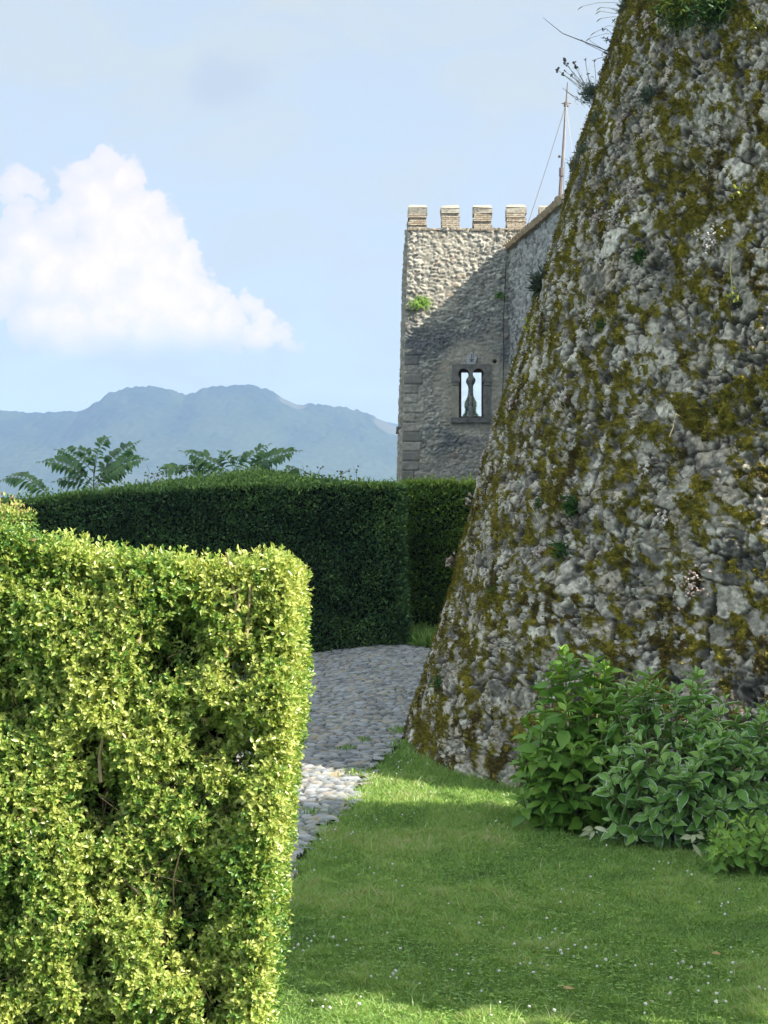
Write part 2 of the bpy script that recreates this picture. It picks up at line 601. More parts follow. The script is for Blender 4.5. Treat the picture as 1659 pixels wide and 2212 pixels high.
def build_hills():
    prof = [(-2600, 905), (-1500, 870), (-800, 925), (-300, 880), (-120, 898), (0, 884), (60, 890), (180, 886), (232, 850), (272, 835), (340, 833),
            (372, 840), (402, 852), (440, 836), (500, 831), (545, 829), (585, 843), (640, 868), (690, 872), (740, 877),
            (785, 888), (835, 906), (880, 932), (960, 945), (1150, 935), (1500, 900), (2300, 930), (3600, 900)]
    d0 = 2500.0
    # distances are in metres: ridge line at about 2.5 km, foot of the slope at 1.1 km
    x = np.concatenate([np.arange(-2500, -900, 16), np.arange(-900, 560, 3.2), np.arange(560, 2500, 16)])
    y = np.concatenate([np.arange(900, 1700, 14), np.arange(1700, 2560, 5), np.arange(2560, 3000, 20)])
    X, Y = np.meshgrid(x, y)
    ridge = CZ + (HY - np.interp(X / d0 * F + CX, [p[0] for p in prof], [p[1] for p in prof])) * d0 / F
    yr = d0 + 70 * np.sin(X / 210) * 0
    t = np.clip((Y - 950) / (yr - 950), 0, 1)
    up = t ** 1.25
    foot = -185.0
    xs_ = np.arange(-3000, 3001, 5.0)
    rs_ = np.interp(xs_ / d0 * F + CX, [p[0] for p in prof], [p[1] for p in prof])
    rs_ = CZ + (HY - np.convolve(np.pad(rs_, 30, mode='edge'), np.ones(61) / 61, mode='valid')) * d0 / F
    broad = np.interp(X, xs_, rs_)
    Z = foot + (lerp(broad, ridge, t ** 7) - foot) * up
    gul = (np.abs(fbm(X / 240, Y / 520, 3, 4) - .5) * 2)
    Z -= 3 * (1 - gul) * np.clip((1 - t) * 3, 0, 1) * t ** 0.5 * 0.7
    Z = np.where(Y > yr, ridge - (Y - yr) * 0.5, Z)
    meadow = np.maximum(sst(1 - np.hypot((X + 142) / 26, (Y - 2490) / 26), 0.0, 0.25),
                        sst(1 - np.hypot((X - 10) / 30, (Y - 2482) / 50), 0.0, 0.25))
    meadow = np.maximum(meadow, sst(fbm(X / 130, Y / 190, 44, 3), .74, .78) * .35)
    f1 = voronoi(X / 9.5, Y / 12, 9)[0]
    f2 = voronoi(X / 22, Y / 28, 19)[0]
    tree = np.clip(1 - f1 * 1.1, 0, 1) * 3.2 + np.clip(1 - f2, 0, 1) * 2 + (fbm(X / 6, Y / 6, 77, 2) - .5) * 3
    Z += tree * (1 - meadow) - 4
    n = fbm(X / 60, Y / 80, 61, 4)
    col = mixc(np.zeros(X.shape + (3,)) + (.022, .038, .016), (.034, .050, .019), sst(n, .35, .65))
    col = mixc(col, (.075, .095, .045), sst(t, .93, .80) * .3)  # paler low slopes, valley haze put into the colour
    col = mixc(col, (.075, .078, .045), meadow)
    m = attr_stone_mat("hill forest", 0.12, 0.3, 0.0, 0.95)
    tag(mesh_np("hills", np.stack([X, Y, Z], -1).reshape(-1, 3), [grid_faces(*X.shape)], m, attrs={"col": col.reshape(-1, 3)}, smooth=True), kind="structure")
    # a second, farther ridge seen past the tower's left edge
    x = np.arange(-1600, 2600, 14.0); y = np.arange(3050, 3700, 20.0)
    X, Y = np.meshgrid(x, y)
    r2 = CZ + (HY - (902 + 14 * np.sin(X / 160) + 10 * np.sin(X / 63 + 1))) * 3400 / F - 45 * sst(-X, 60, 260)
    Z = r2 - np.abs(Y - 3400) * 0.75 + np.clip(1 - voronoi(X / 24, Y / 30, 29)[0], 0, 1) * 9
    col = np.zeros(X.shape + (3,)) + (.035, .055, .022)
    tag(mesh_np("far_hills", np.stack([X, Y, Z], -1).reshape(-1, 3), [grid_faces(*X.shape)], m, attrs={"col": col.reshape(-1, 3)}, smooth=True), kind="structure")


build_hills()


def build_haze():
    m = bpy.data.materials.new("pale summer haze")
    m.use_nodes = True
    nt = NT(m.node_tree); nt.n.clear()
    out = nt.new('ShaderNodeOutputMaterial')
    v = nt.new('ShaderNodeVolumePrincipled')
    v.inputs['Color'].default_value = (0.37, 0.55, 0.97, 1)
    v.inputs['Density'].default_value = 0.00022
    v.inputs['Anisotropy'].default_value = 0.1
    nt.l.new(v.outputs[0], out.inputs['Volume'])
    b = MB().box((-9500, -9500, -262), (9500, 9500, 420))
    tag(b.build("haze", m), kind="stuff")


build_haze()

# ------------------------------------------------------------------ lawn and path
def build_lawn():
    x = np.arange(-14, 9.01, 0.12); y = np.arange(-6, 34, 0.12)
    X, Y = np.meshgrid(x, y)
    Z = gz(X, Y) - 0.025 + (fbm(X * 1.3, Y * 1.3, 11, 3) - .5) * 0.05 * sst(X - path_right(Y), 0.0, 0.5)
    m, nt, out = mat_new("soil and thatch under the grass")
    co = nt.new('ShaderNodeTexCoord').outputs['Object']
    n = nt.noise(co, 22, 6, 0.7)
    c = nt.ramp(n, [(0.35, (.05, .08, .02)), (0.55, (.09, .15, .036)), (0.75, (.14, .18, .06))])
    nt.l.new(principled(nt, c, 0.95, 0.1, n, 0.02).outputs[0], out.inputs[0])
    tag(mesh_np("lawn", np.stack([X, Y, Z], -1).reshape(-1, 3), [grid_faces(*X.shape)], m, smooth=True), kind="structure")


build_lawn()


def build_path():
    st = 0.02
    x = np.arange(-3.2, 1.75, st); y = np.arange(6.6, 31.5, st * 1.15)
    X, Y = np.meshgrid(x, y)
    wx = X + (fbm(X * 2.2, Y * 2.2, 3, 3) - .5) * .18; wy = Y + (fbm(X * 2.2, Y * 2.2, 13, 3) - .5) * .18
    su, sv = .120, .090
    F1, F2, px, py, c1, c2 = voronoi(wx / su, wy / sv, 21, .9)
    edge = F2 - F1
    hb = sst(edge, .03, .30) * (.016 + .012 * c1) + ((wx / su - px) * (c2 - .5) + (wy / sv - py) * (c1 - .5)) * .020 * sst(edge, .02, .2)
    hb += (fbm(X * 16, Y * 16, 5, 4) - .5) * .014 - .012 * (c2 < .12) - .004
    Z = gz(X, Y) + hb
    cell_x = px * su; cell_y = py * sv
    # regular kerb row of larger stones is simply where the cells end: a ragged edge
    keep_v = cell_x < path_right(cell_y) + (c2 - .5) * .07
    keep = keep_v[:-1, :-1] & keep_v[1:, 1:] & keep_v[:-1, 1:] & keep_v[1:, :-1]
    n = fbm(X * 5, Y * 5, 31, 4)
    col = mixc(np.zeros(X.shape + (3,)) + (.145, .155, .166), (.33, .345, .358), c1)
    col = mixc(col, (.33, .29, .23), (c2 > .8) * .6)
    col = col * (0.75 + .5 * n)[..., None]
    gap = 1 - sst(edge, .04, .20)
    gcol = mixc(np.zeros(X.shape + (3,)) + (.035, .031, .025), (.035, .05, .018), sst(fbm(X * 1.4, Y * 1.4, 41, 3), .45, .6))
    col = col * (1 - gap)[..., None] + gcol * gap[..., None]
    # straw and dry clippings lodged along the joints
    straw = sst(fbm(X * 9, Y * 3, 51, 4), .62, .7) * sst(edge, .4, .1) * .6
    col = mixc(col, (.42, .35, .20), straw)
    m = attr_stone_mat("worn grey cobbles", 55, 0.22, 0.006, 0.8)
    tag(mesh_np("path", np.stack([X, Y, Z], -1).reshape(-1, 3), [grid_faces(*X.shape, keep)], m,
                attrs={"col": col.reshape(-1, 3)}, smooth=True), kind="structure")


build_path()

# ------------------------------------------------------------------ bastion
BC = np.array([6.70, 18.0]); BR, BK, BZ = 6.40, 0.295, 0.39


def b_rad(z):
    return BR - BK * (z - BZ)


def b_pt(th, z, off=0.0):
    r = b_rad(z) + off
    return np.stack([BC[0] - r * np.cos(th), BC[1] - r * np.sin(th), z + 0 * r], -1)


def b_nrm(th):
    k = 1 / math.hypot(1, BK)
    return np.stack([-np.cos(th) * k, -np.sin(th) * k, np.full_like(np.asarray(th, float), BK * k)], -1)


def b_hit(px, py):
    """where the sight line through (px, py) meets the bastion; falls back to its outline"""
    d = np.linspace(8, 22, 2801)
    X = (px - CX) * d / F; Z = CZ + (HY - py) * d / F
    q = np.hypot(X - BC[0], d - BC[1]) - b_rad(Z)
    i = np.argmax(q < 0) if (q < 0).any() else np.argmin(q)
    th = math.atan2(BC[1] - d[i], BC[0] - X[i])
    return np.array([X[i], d[i], Z[i]]), b_nrm(np.array(th)), th


def build_bastion():
    root = empty("stone_bastion", (BC[0], BC[1], 0.0), "huge round leaning bastion of mossy rubble stone filling the right side", "bastion")
    th = np.radians(np.linspace(-14, 68, 760)); z = np.linspace(-.2, 9.4, 800)
    TH, Z = np.meshgrid(th, z)
    u = TH * 5.4; v = Z * 1.04
    wu = u + (fbm(u * 1.6, v * 1.6, 3, 4) - .5) * .34; wv = v + (fbm(u * 1.6, v * 1.6, 13, 4) - .5) * .30
    wu = wu + (fbm(u * 9, v * 9, 14, 3) - .5) * .040; wv = wv + (fbm(u * 9, v * 9, 15, 3) - .5) * .032
    su, sv = .33, .22
    F1, F2, px, py, c1, c2 = voronoi(wu / su, wv / sv, 71, 1.0)
    e1 = F2 - F1
    tu, tv = .135, .092
    G1, G2, qx, qy, d1, d2 = voronoi(wu / tu + 3.7, wv / tv, 83, 1.0)
    e2 = G2 - G1
    small = c1 < .64
    craggy = 1 - np.abs(fbm(u * 7, v * 7, 93, 5, .6) - .5) * 2
    hb = sst(e1, .02, .10) * (.020 + .018 * c2) + ((wu / su - px) * (c2 - .5) + (wv / sv - py) * (hsh(px * 977, py * 631, 5) - .5)) * .035 * sst(e1, .03, .14)
    hs = sst(e2, .03, .22) * (.012 + .016 * d1) * sst(e1, -.05, .10) + ((wu / tu - qx + 3.7) * (d2 - .5) + (wv / tv - qy) * (d1 - .5)) * .013 * sst(e2, .03, .14)
    H = np.where(small, hs, hb)
    e = np.where(small, np.minimum(e2, e1 * 1.4), e1)
    rough = fbm(u * 26, v * 26, 23, 4, .65) - .5
    H = H + rough * .034 - (craggy - .8) * .035 + (fbm(u * 1.1, v * 1.1, 33, 3) - .5) * .16
    g3, g4 = voronoi(wu / .052, wv / .042, 85, 1.0)[:2]
    crumb = .20 + .6 * sst(fbm(u * 2.4, v * 2.4, 95, 3), .47, .60)
    H += sst(g4 - g3, .02, .35) * .022 * crumb
    pits = sst(fbm(u * 7, v * 7, 43, 3), .655, .72)
    H -= pits * .05 + (1 - sst(e, .0, .08)) * .030 * sst(fbm(u * 3.3, v * 3.3, 45, 3), .40, .58)
    # stone colours
    k = np.where(small, d2, c2)
    k2 = np.where(small, d1, hsh(px * 977, py * 631, 9))
    col = mixc(np.zeros(u.shape + (3,)) + (.255, .235, .192), (.52, .48, .40), k)
    col = mixc(col, (.33, .275, .205), ((k2 > .72) * .65))
    col = mixc(col, (.40, .385, .34), sst(fbm(u * 5, v * 5, 53, 5, .6), .56, .68) * .5)      # pale lichen crust
    col = mixc(col, (.10, .095, .085), sst(fbm(u * 5.5, v * 5.5, 63, 4), .57, .68) * .8)   # dark weathering
    col *= (.72 + .56 * sst(fbm(u * 26, v * 26, 73, 3, .6), .32, .68))[..., None]
    gap = 1 - sst(e, .02, .13)
    gk = sst(fbm(u * 3.3, v * 3.3, 45, 3), .36, .60)
    col = mixc(col, (.20, .182, .15), gap * .85)
    col = mixc(col, (.045, .040, .032), gap * gk * .95)
    col = mixc(col, (.035, .034, .03), pits * .8)
    specks = sst(fbm(u * 21, v * 17, 48, 3, .6), .60, .68) * sst(fbm(u * 1.7, v * 1.7, 49, 3), .35, .55)
    col = mixc(col, (.05, .046, .04), specks * .85)
    H -= specks * .018
    # moss: in patches that hang down and to the left, keeping to the joints first
    mu, mv = u * .80 + v * .55, v * .80 - u * .42
    mf = .8 * fbm(mu * 9.5, mv * 5.0, 7, 6, .60) + .2 * fbm(u * .9, v * .9, 19, 3) - .020
    fine = fbm(u * 11, v * 11, 17, 5, .65)
    deg = np.degrees(TH)
    bias = .012 * sst(deg, 38, 8) + .05 * sst(Z, 1.6, .2) - .04 * sst(e, .12, .5) + .03 * sst(Z, 5, 7.5)
    mm = sst(mf + (fine - .5) * .62 + bias, .515, .560)
    mm = np.maximum(mm, sst(mf + (fine - .5) * .60 + bias + .07, .515, .56) * gap)
    H = H * (1 - .35 * mm) + mm * (.016 + .060 * (fbm(u * 20, v * 20, 27, 4, .6) - .35))
    bro = sst(fbm(u * 2.6, v * 2.6, 37, 3) - .10 * sst(Z, .4, 3), .47, .58)
    mcol = mixc(np.zeros(u.shape + (3,)) + (.138, .118, .018), (.075, .055, .018), bro)
    mcol = mixc(mcol, (.035, .034, .010), sst(fbm(u * 15, v * 15, 57, 3), .52, .68) * .7)
    mcol = mixc(mcol, (.25, .21, .028), sst(fbm(u * 18, v * 18, 47, 3), .52, .7) * .8)
    col = col * (1 - mm)[..., None] + mcol * mm[..., None]
    P = b_pt(TH, Z) + b_nrm(TH) * H[..., None]
    m = attr_stone_mat("mossy rubble stone", 55, 0.42, 0.012, 0.95)
    mesh_np("wall", P.reshape(-1, 3), [grid_faces(*TH.shape)[:, ::-1]], m, root, attrs={"col": col.reshape(-1, 3)}, smooth=True)
    # the rest of the drum, coarser, out of the picture to the right, behind and above
    th2 = np.radians(np.linspace(67, 348, 120)); z2 = np.linspace(-.2, 9.4, 40)
    T2, Z2 = np.meshgrid(th2, z2)
    P2 = b_pt(T2, Z2, .02)
    c = np.zeros(T2.shape + (3,)) + (.24, .23, .2)
    mesh_np("rear_wall", P2.reshape(-1, 3), [grid_faces(*T2.shape)[:, ::-1]], m, root, attrs={"col": c.reshape(-1, 3)}, smooth=True)
    th3 = np.radians(np.linspace(-14, 346, 160)); z3 = np.array([9.35, 10.0, 10.6, 10.65])
    T3, Z3 = np.meshgrid(th3, z3)
    P3 = b_pt(T3, Z3, .03); P3[3] = np.array([BC[0], BC[1], 10.7]) + (P3[3] - np.array([BC[0], BC[1], 10.7])) * .02
    c = np.zeros(T3.shape + (3,)) + (.22, .215, .17)
    mesh_np("parapet", P3.reshape(-1, 3), [grid_faces(*T3.shape)[:, ::-1]], m, root, attrs={"col": c.reshape(-1, 3)}, smooth=True)
    # moss fuzz: tiny shoots growing out of the mossy patches
    r = np.random.default_rng(3)
    w = (mm ** 2 * (deg > -6) * (deg < 62)).ravel()
    idx = r.choice(len(w), 150000, p=w / w.sum())
    B = P.reshape(-1, 3)[idx] + r.normal(size=(len(idx), 3)) * .006
    Nn = b_nrm(TH).reshape(-1, 3)[idx]
    D = unit(Nn + rdir(len(idx), r) * .9 + np.array([0, 0, -.25]))
    L = r.uniform(.012, .034, len(idx))
    tint = np.clip(.55 - .45 * bro.ravel()[idx] + r.normal(size=len(idx)) * .18, 0, 1)
    V, ps, at = leaves(T_CHIP, B, D, rdir(len(idx), r), L, L * .42, tint)
    mo = leaf_mat("moss", [(0, (.060, .044, .012)), (.4, (.115, .100, .013)), (.75, (.195, .170, .022)), (1, (.30, .26, .045))], .25, .8, .1)
    mesh_np("moss", V, ps, mo, root, at)
    return root


build_bastion()

# ------------------------------------------------------------------ tower, curtain wall, mast
TD = 50.0                      # depth of the tower's front face
K = TD / F                     # metres per grid unit there


def tx(x): return (x - CX) * K
def tz(y): return CZ + (HY - y) * K


T_LEFT_TOP = tx(879.8)


def t_left(z):
    return T_LEFT_TOP + .0267 * (z - 12.6)


def t_front(z):
    return TD + .012 * (z - 9.0)


def rubble(u, v, s, su=.40, sv=.20, depth=.075):
    """height and cell data of coursed rubble"""
    wu = u + (fbm(u * 1.5, v * 1.5, s, 3) - .5) * .35; wv = v + (fbm(u * 1.2, v * 1.8, s + 5, 3) - .5) * .28
    F1, F2, px, py, c1, c2 = voronoi(wu / su, wv / sv, s + 11, .85)
    G1, G2, qx, qy, d1, d2 = voronoi(wu / su * 2.1, wv / sv * 1.7, s + 17, .85)
    e = F2 - F1; e2 = G2 - G1
    sm = c1 < .4
    ee = np.where(sm, np.minimum(e * 1.3, e2), e)
    h = sst(ee, .03, .28) * depth * (.45 + .8 * np.where(sm, d1, c2)) + (wv / sv - py) * (c1 - .35) * depth * .6 * sst(ee, .03, .2)
    h += (fbm(u * 9, v * 13, s + 23, 5, .65) - .5) * .085
    return h, ee, np.where(sm, d2, c2), np.where(sm, d1, hsh(px * 977, py * 631, s))


def build_tower():
    root = empty("castle_tower", (T_LEFT_TOP, TD, 2.0), "square stone tower with battlements and a twin arched window behind the hedge", "tower")
    m = attr_stone_mat("tower rubble", 22, .25, .012, .95)
    top = tz(492)
    # front face
    st = .03
    u1 = np.arange(0, 5.7, st); z1 = np.arange(1.5, top + .01, st)
    U, Z = np.meshgrid(u1, z1)
    h, e, k, k2 = rubble(U, Z, 301, .25, .112, .062)
    X = t_left(Z) + U
    win_cx, win_cz = tx(1017), tz(850)
    near = np.maximum(sst(1 - np.hypot((X - win_cx) / 1.35, (Z - win_cz - .15) / 1.75), 0, .25), .55 * sst(fbm(U * .7, Z * .7, 5, 3), .5, .6))
    h = h * (1 - .65 * near)
    # dressed corner blocks
    row = np.floor(Z / .30); qw = .38 + .3 * hsh(row, row * 0, 5)
    quoin = (U < qw) * (Z < tz(760)) * (hsh(row, row * 0 + 7, 6) > .25)
    qe = np.minimum(np.minimum((Z / .30 - row), 1 - (Z / .30 - row)) * .30, np.abs(qw - U))
    h = np.where(quoin > 0, .05 * sst(qe, .004, .03) + (fbm(U * 8, Z * 8, 9, 3) - .5) * .025, h)
    h *= sst(np.minimum(U, .4), -.02, .06) * .6 + .4
    col = mixc(np.zeros(U.shape + (3,)) + (.20, .195, .178), (.47, .445, .385), k)
    col = mixc(col, (.38, .27, .19), (k2 > .95) * .5)
    col = mixc(col, (.20, .20, .195), ((k2 < .16) * .6))
    gap = 1 - sst(e, .02, .13)
    col = mixc(col, (.40, .375, .315), gap * .75)
    col *= (.75 + .5 * sst(fbm(U * 14, Z * 20, 43, 4, .65), .32, .68))[..., None]
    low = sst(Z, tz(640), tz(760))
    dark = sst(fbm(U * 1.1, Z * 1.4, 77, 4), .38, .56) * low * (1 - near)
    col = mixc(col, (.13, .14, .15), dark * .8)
    col = mixc(col, (.105, .107, .11), (quoin * sst(hsh(row, row * 0 + 3, 8) + (fbm(U * 3, Z * 3, 3, 3) - .5), .25, .5)) * .8)
    col = mixc(col, (.33, .30, .235), near * .55)
    col *= (.8 + .4 * fbm(U * 2.2, Z * 2.2, 41, 4))[..., None]
    # put-log hole beside the window
    hole = np.hypot(X - tx(1069.6), Z - tz(781))
    h = np.where(hole < .045, -.2, h); col = np.where((hole < .05)[..., None], .01, col)
    Y = t_front(Z) - h
    cxm = (X[:-1, :-1] + X[1:, 1:]) / 2; czm = (Z[:-1, :-1] + Z[1:, 1:]) / 2
    keep = ~((cxm > tx(988.5)) & (cxm < tx(1046)) & (czm > tz(905)) & (czm < tz(794)))
    V = [np.stack([X, Y, Z], -1).reshape(-1, 3)]; Ps = [grid_faces(*U.shape, keep)]; Cs = [col.reshape(-1, 3)]; n = U.size
    # left face, right face, back, roof walk
    d1 = np.arange(0, 7.5, .06); z2 = np.arange(1.5, top + .01, .06)
    Dg, Z2 = np.meshgrid(d1, z2)
    h2, e2, k_, k2_ = rubble(Dg, Z2, 501)
    c2 = mixc(np.zeros(Dg.shape + (3,)) + (.22, .195, .16), (.36, .32, .26), k_)
    V.append(np.stack([t_left(Z2) - h2 * 1.2 * sst(Dg, -.02, .15), t_front(Z2) + Dg, Z2], -1).reshape(-1, 3))
    Ps.append(grid_faces(*Dg.shape)[:, ::-1] + n); Cs.append(c2.reshape(-1, 3)); n += Dg.size
    bx = MB()
    xr = float(t_left(top)) + 5.6
    V.append(np.array([(xr, TD, 1.5), (xr, TD + 7.4, 1.5), (xr, TD + 7.4, top), (xr, TD, top),
                       (t_left(1.5), TD + 7.4, 1.5), (t_left(top), TD + 7.4, top),
                       (t_left(top), TD + .04, top - .004), (xr, TD + .04, top - .004)], float))
    Ps.append(np.array([(0, 1, 2, 3), (1, 4, 5, 2), (6, 7, 2, 5)]) + n); Cs.append(np.zeros((8, 3)) + (.3, .27, .21))
    mesh_np("wall", np.concatenate(V), Ps, m, root, attrs={"col": np.concatenate(Cs)}, smooth=True)

    # merlons: thin brick body with a sloped stone cap
    bm_, nt, out = mat_new("merlon brick")
    co = nt.new('ShaderNodeTexCoord').outputs['Object']
    mp = nt.new('ShaderNodeMapping'); nt.put(mp.inputs[0], co); mp.inputs['Rotation'].default_value = (math.radians(90), 0, 0)
    br = nt.new('ShaderNodeTexBrick'); nt.put(br.inputs['Vector'], nt.vmath('ADD', mp.outputs[0], nt.vmath('SCALE', nt.noise(co, 6, 3, color=True), scale=.05)))
    br.inputs['Scale'].default_value = 1.0; br.inputs['Brick Width'].default_value = .22; br.inputs['Row Height'].default_value = .065
    br.inputs['Mortar Size'].default_value = .009
    br.inputs['Color1'].default_value = (.34, .285, .215, 1); br.inputs['Color2'].default_value = (.45, .40, .32, 1); br.inputs['Mortar'].default_value = (.17, .14, .11, 1)
    nz = nt.noise(co, 9, 5, .65)
    c = nt.mix(nt.smooth(nz, .56, .64), br.outputs[0], (.50, .46, .38, 1))
    c = nt.mix(nt.smooth(nz, .40, .32), c, (.30, .15, .09, 1))
    hgt = nt.math('ADD', nt.math('MULTIPLY', br.outputs['Fac'], -1), nt.math('MULTIPLY', nz, .8))
    nt.l.new(principled(nt, c, .95, .1, hgt, .03, 1.0).outputs[0], out.inputs[0])
    cap_m = plain_mat("lichened cap stone", (.18, .168, .14), (.47, .44, .375), 14, .95, .1, .02)
    rr = np.random.default_rng(12)

    def merlon(x0, x1, y0, y1, label):
        cx, cyy = (x0 + x1) / 2, (y0 + y1) / 2
        b = MB()
        zz = [tz(494), tz(486), tz(478), tz(470), tz(461)]
        for i in range(4):                                     # worn courses: each a little in or out
            j = rr.uniform(-.022, .022, 4)
            b.box((x0 + j[0], y0 + j[1], zz[i] + (.002 if i else -.05)), (x1 + j[2], y1 + j[3], zz[i + 1]))
        o = b.build("merlon", bm_, root)
        if label: o["label"] = label
        cb = MB()
        e_ = .02
        cb.box((x0 - e_, y0 - e_, tz(460.5)), (x1 + e_, y1 + e_, tz(448.5)))
        if x1 - x0 > y1 - y0:
            zt = tz(448.5) + .002; zr = tz(448.5) + .17
            cb.add([(x0 - e_, y0 - e_, zt), (x1 + e_, y0 - e_, zt), (x1 + e_, y1 + e_, zt), (x0 - e_, y1 + e_, zt),
                    (x0 + .02, cyy + .12, zr), (x1 - .02, cyy + .12, zr)],
                   [(0, 1, 5, 4), (1, 2, 5), (2, 3, 4, 5), (3, 0, 4)])
        else:
            zt = tz(448.5) + .002; zr = tz(448.5) + .17
            cb.add([(x0 - e_, y0 - e_, zt), (x1 + e_, y0 - e_, zt), (x1 + e_, y1 + e_, zt), (x0 - e_, y1 + e_, zt),
                    (cx, y0 + .05, zr), (cx, y1 - .05, zr)],
                   [(0, 1, 4), (1, 2, 5, 4), (2, 3, 5), (3, 0, 4, 5)])
        cv = np.concatenate(cb.V); cv += rr.normal(size=cv.shape) * .014
        sub("cap", cv, [np.array(v) for v in cb.P.values()], cap_m, o, root, smooth=False)

    yf = float(t_front(top)) - .02
    for i, (a, b_) in enumerate([(883, 921.5), (954, 992), (1023.5, 1063), (1095.5, 1136), (1166, 1206)]):
        merlon(tx(a), tx(b_), yf, yf + .5, None)
    for i in range(4):
        y0 = yf + 1.35 + i * 1.5
        merlon(float(t_left(top)) + .03, float(t_left(top)) + .5, y0, y0 + .85, None)
    # course of thin bricks under the battlements
    b = MB()
    for i in range(36):
        x0 = tx(881) + i * .152
        b.box((x0, yf - .03 - rr.uniform(0, .02), tz(497.5)), (x0 + .14, yf + .3, tz(493) - rr.uniform(0, .015)))
    b.build("brick_course", bm_, root)

    # twin window
    st_m = plain_mat("dark window stone", (.10, .098, .09), (.23, .22, .195), 6, .9, .15, .012)
    lt_m = plain_mat("pale window stone", (.20, .185, .15), (.36, .335, .27), 6, .9, .15, .012)
    wy = float(t_front(8.3))
    wroot = MB()

    def arc(cx, cy_, r, a0, a1, n=16):
        return [(tx(cx + r * math.cos(t)), tz(cy_ - r * math.sin(t))) for t in np.linspace(a0, a1, n)]

    a_ = math.atan2(-8.6, 8.0)
    low = [(1059, 817), (1041, 817)]
    out_ = [(tx(977), tz(817.3)), (tx(993, ), tz(817.3))]
    out_ += arc(1001.2, 808.6, 11.7, math.pi - a_, a_)      # over the left arch, left to right
    out_ += [(tx(1009.4), tz(817.3)), (tx(1024.6), tz(817.3))]
    out_ += arc(1032.8, 808.6, 11.7, math.pi - a_, a_)
    out_ += [(tx(1041), tz(817.3)), (tx(1059), tz(817.3)), (tx(1059), tz(787.5)), (tx(977), tz(787.5))]
    wroot.prism(out_, wy - .10, wy + .07)
    win = wroot.build("window", st_m, root)
    win["label"] = "twin keyhole arched stone window with a slender column"

    def wsub(name, b, mm, smooth=False):
        return b.build(name, mm, win, root, smooth=smooth)

    b = MB(); b.box((tx(976), wy - .09, tz(903)), (tx(991), wy + .07, tz(833.2)))
    wsub("jamb", b, lt_m)
    b = MB(); b.box((tx(1043.5), wy - .09, tz(903)), (tx(1053), wy + .07, tz(833.2))); b.box((tx(1053.1), wy - .07, tz(903)), (tx(1059), wy + .06, tz(833.2)))
    wsub("jamb", b, st_m)
    for x0, x1 in ((974.5, 993), (1042, 1060.5)):
        b = MB(); b.box((tx(x0), wy - .14, tz(826)), (tx(x1), wy + .2, tz(817.4))); b.box((tx(x0) + .03, wy - .12, tz(833)), (tx(x1) - .03, wy + .2, tz(826.1)))
        wsub("impost", b, st_m)
    b = MB(); b.box((tx(973.5), wy - .17, tz(914)), (tx(1058.5), wy + .22, tz(903.2)))
    wsub("sill", b, plain_mat("lichened sill stone", (.075, .075, .072), (.20, .195, .18), 5, .9, .15, .015))
    cc = tx(1017.2); r_ = K
    prof = [(6.6 * r_, tz(903)), (6.6 * r_, tz(899)), (5.4 * r_, tz(897)), (5.9 * r_, tz(893)), (5.2 * r_, tz(890)), (5.0 * r_, tz(860)), (4.5 * r_, tz(836)),
            (5.2 * r_, tz(835)), (5.2 * r_, tz(833)), (6.0 * r_, tz(831)), (9.4 * r_, tz(825)), (10.0 * r_, tz(821)), (9.0 * r_, tz(817.5))]
    b = MB().lathe(cc, wy - .035, prof, 16)
    wsub("column", b, plain_mat("blotched column stone", (.035, .036, .04), (.30, .29, .27), 9, .85, .2, .01), True)
    wood = plain_mat("dark red wood", (.045, .016, .012), (.085, .03, .022), 12, .6, .3)
    b = MB(); y0, y1 = wy + .075, wy + .13
    b.box((tx(988), y0, tz(903)), (tx(997), y1, tz(795))); b.box((tx(1040.2), y0, tz(903)), (tx(1047), y1, tz(795)))
    b.box((tx(997.05), y0, tz(903)), (tx(1040.15), y1, tz(899))); b.box((tx(997.05), y0, tz(804)), (tx(1040.15), y1, tz(795)))
    b.box((tx(1016.2), y0, tz(898.9)), (tx(1018.2), y1, tz(804.1)))
    wsub("wooden_frame", b, wood)
    gm, nt, out = mat_new("window glass")
    p = principled(nt, (.035, .045, .05, 1), .02, 1.0)
    g = nt.new('ShaderNodeBsdfGlossy'); g.inputs['Roughness'].default_value = .01; g.inputs['Color'].default_value = (.68, .69, .65, 1)
    mx = nt.new('ShaderNodeMixShader'); mx.inputs[0].default_value = .96
    nt.l.new(p.outputs[0], mx.inputs[1]); nt.l.new(g.outputs[0], mx.inputs[2]); nt.l.new(mx.outputs[0], out.inputs[0])
    for x0, x1 in ((997.1, 1016.1), (1018.3, 1040.1)):
        b = MB(); b.box((tx(x0), wy + .095, tz(898.8)), (tx(x1), wy + .108, tz(804.2)))
        wsub("pane", b, gm)
    # pentagonal stone with an incised monogram
    b = MB().prism([(tx(x), tz(y)) for x, y in [(1008.5, 787.6), (1026.1, 787), (1030.4, 772.5), (1017.8, 760.4), (1005.4, 774.3)]], wy - .085, wy + .03)
    pl = b.build("plaque", plain_mat("pale plaque stone", (.36, .365, .37), (.44, .44, .44), 9, .9, .15, .004), root)
    pl["label"] = "pale five-sided stone carved with a monogram above the window"
    b = MB()
    def ln(pts, w=.55):
        b.tube([(tx(1600 * .576 + x * .1215), wy - .09, tz(748.8 + y * .1215)) for x, y in pts], w * K, 5)
    ln([(795, 145), (795, 290)]); ln([(795, 150), (820, 145), (836, 160), (836, 180), (822, 195), (797, 198)])
    ln([(760, 228), (778, 240), (790, 252), (778, 268), (762, 280)]); ln([(832, 226), (814, 240), (800, 252), (814, 268), (832, 282)])
    ln([(752, 240), (836, 240)], .4); ln([(783, 146), (808, 146)], .4)
    b.build("emblem", plain_mat("incised lines", (.07, .07, .07), (.11, .11, .11), 9, .95, .1), pl, root)
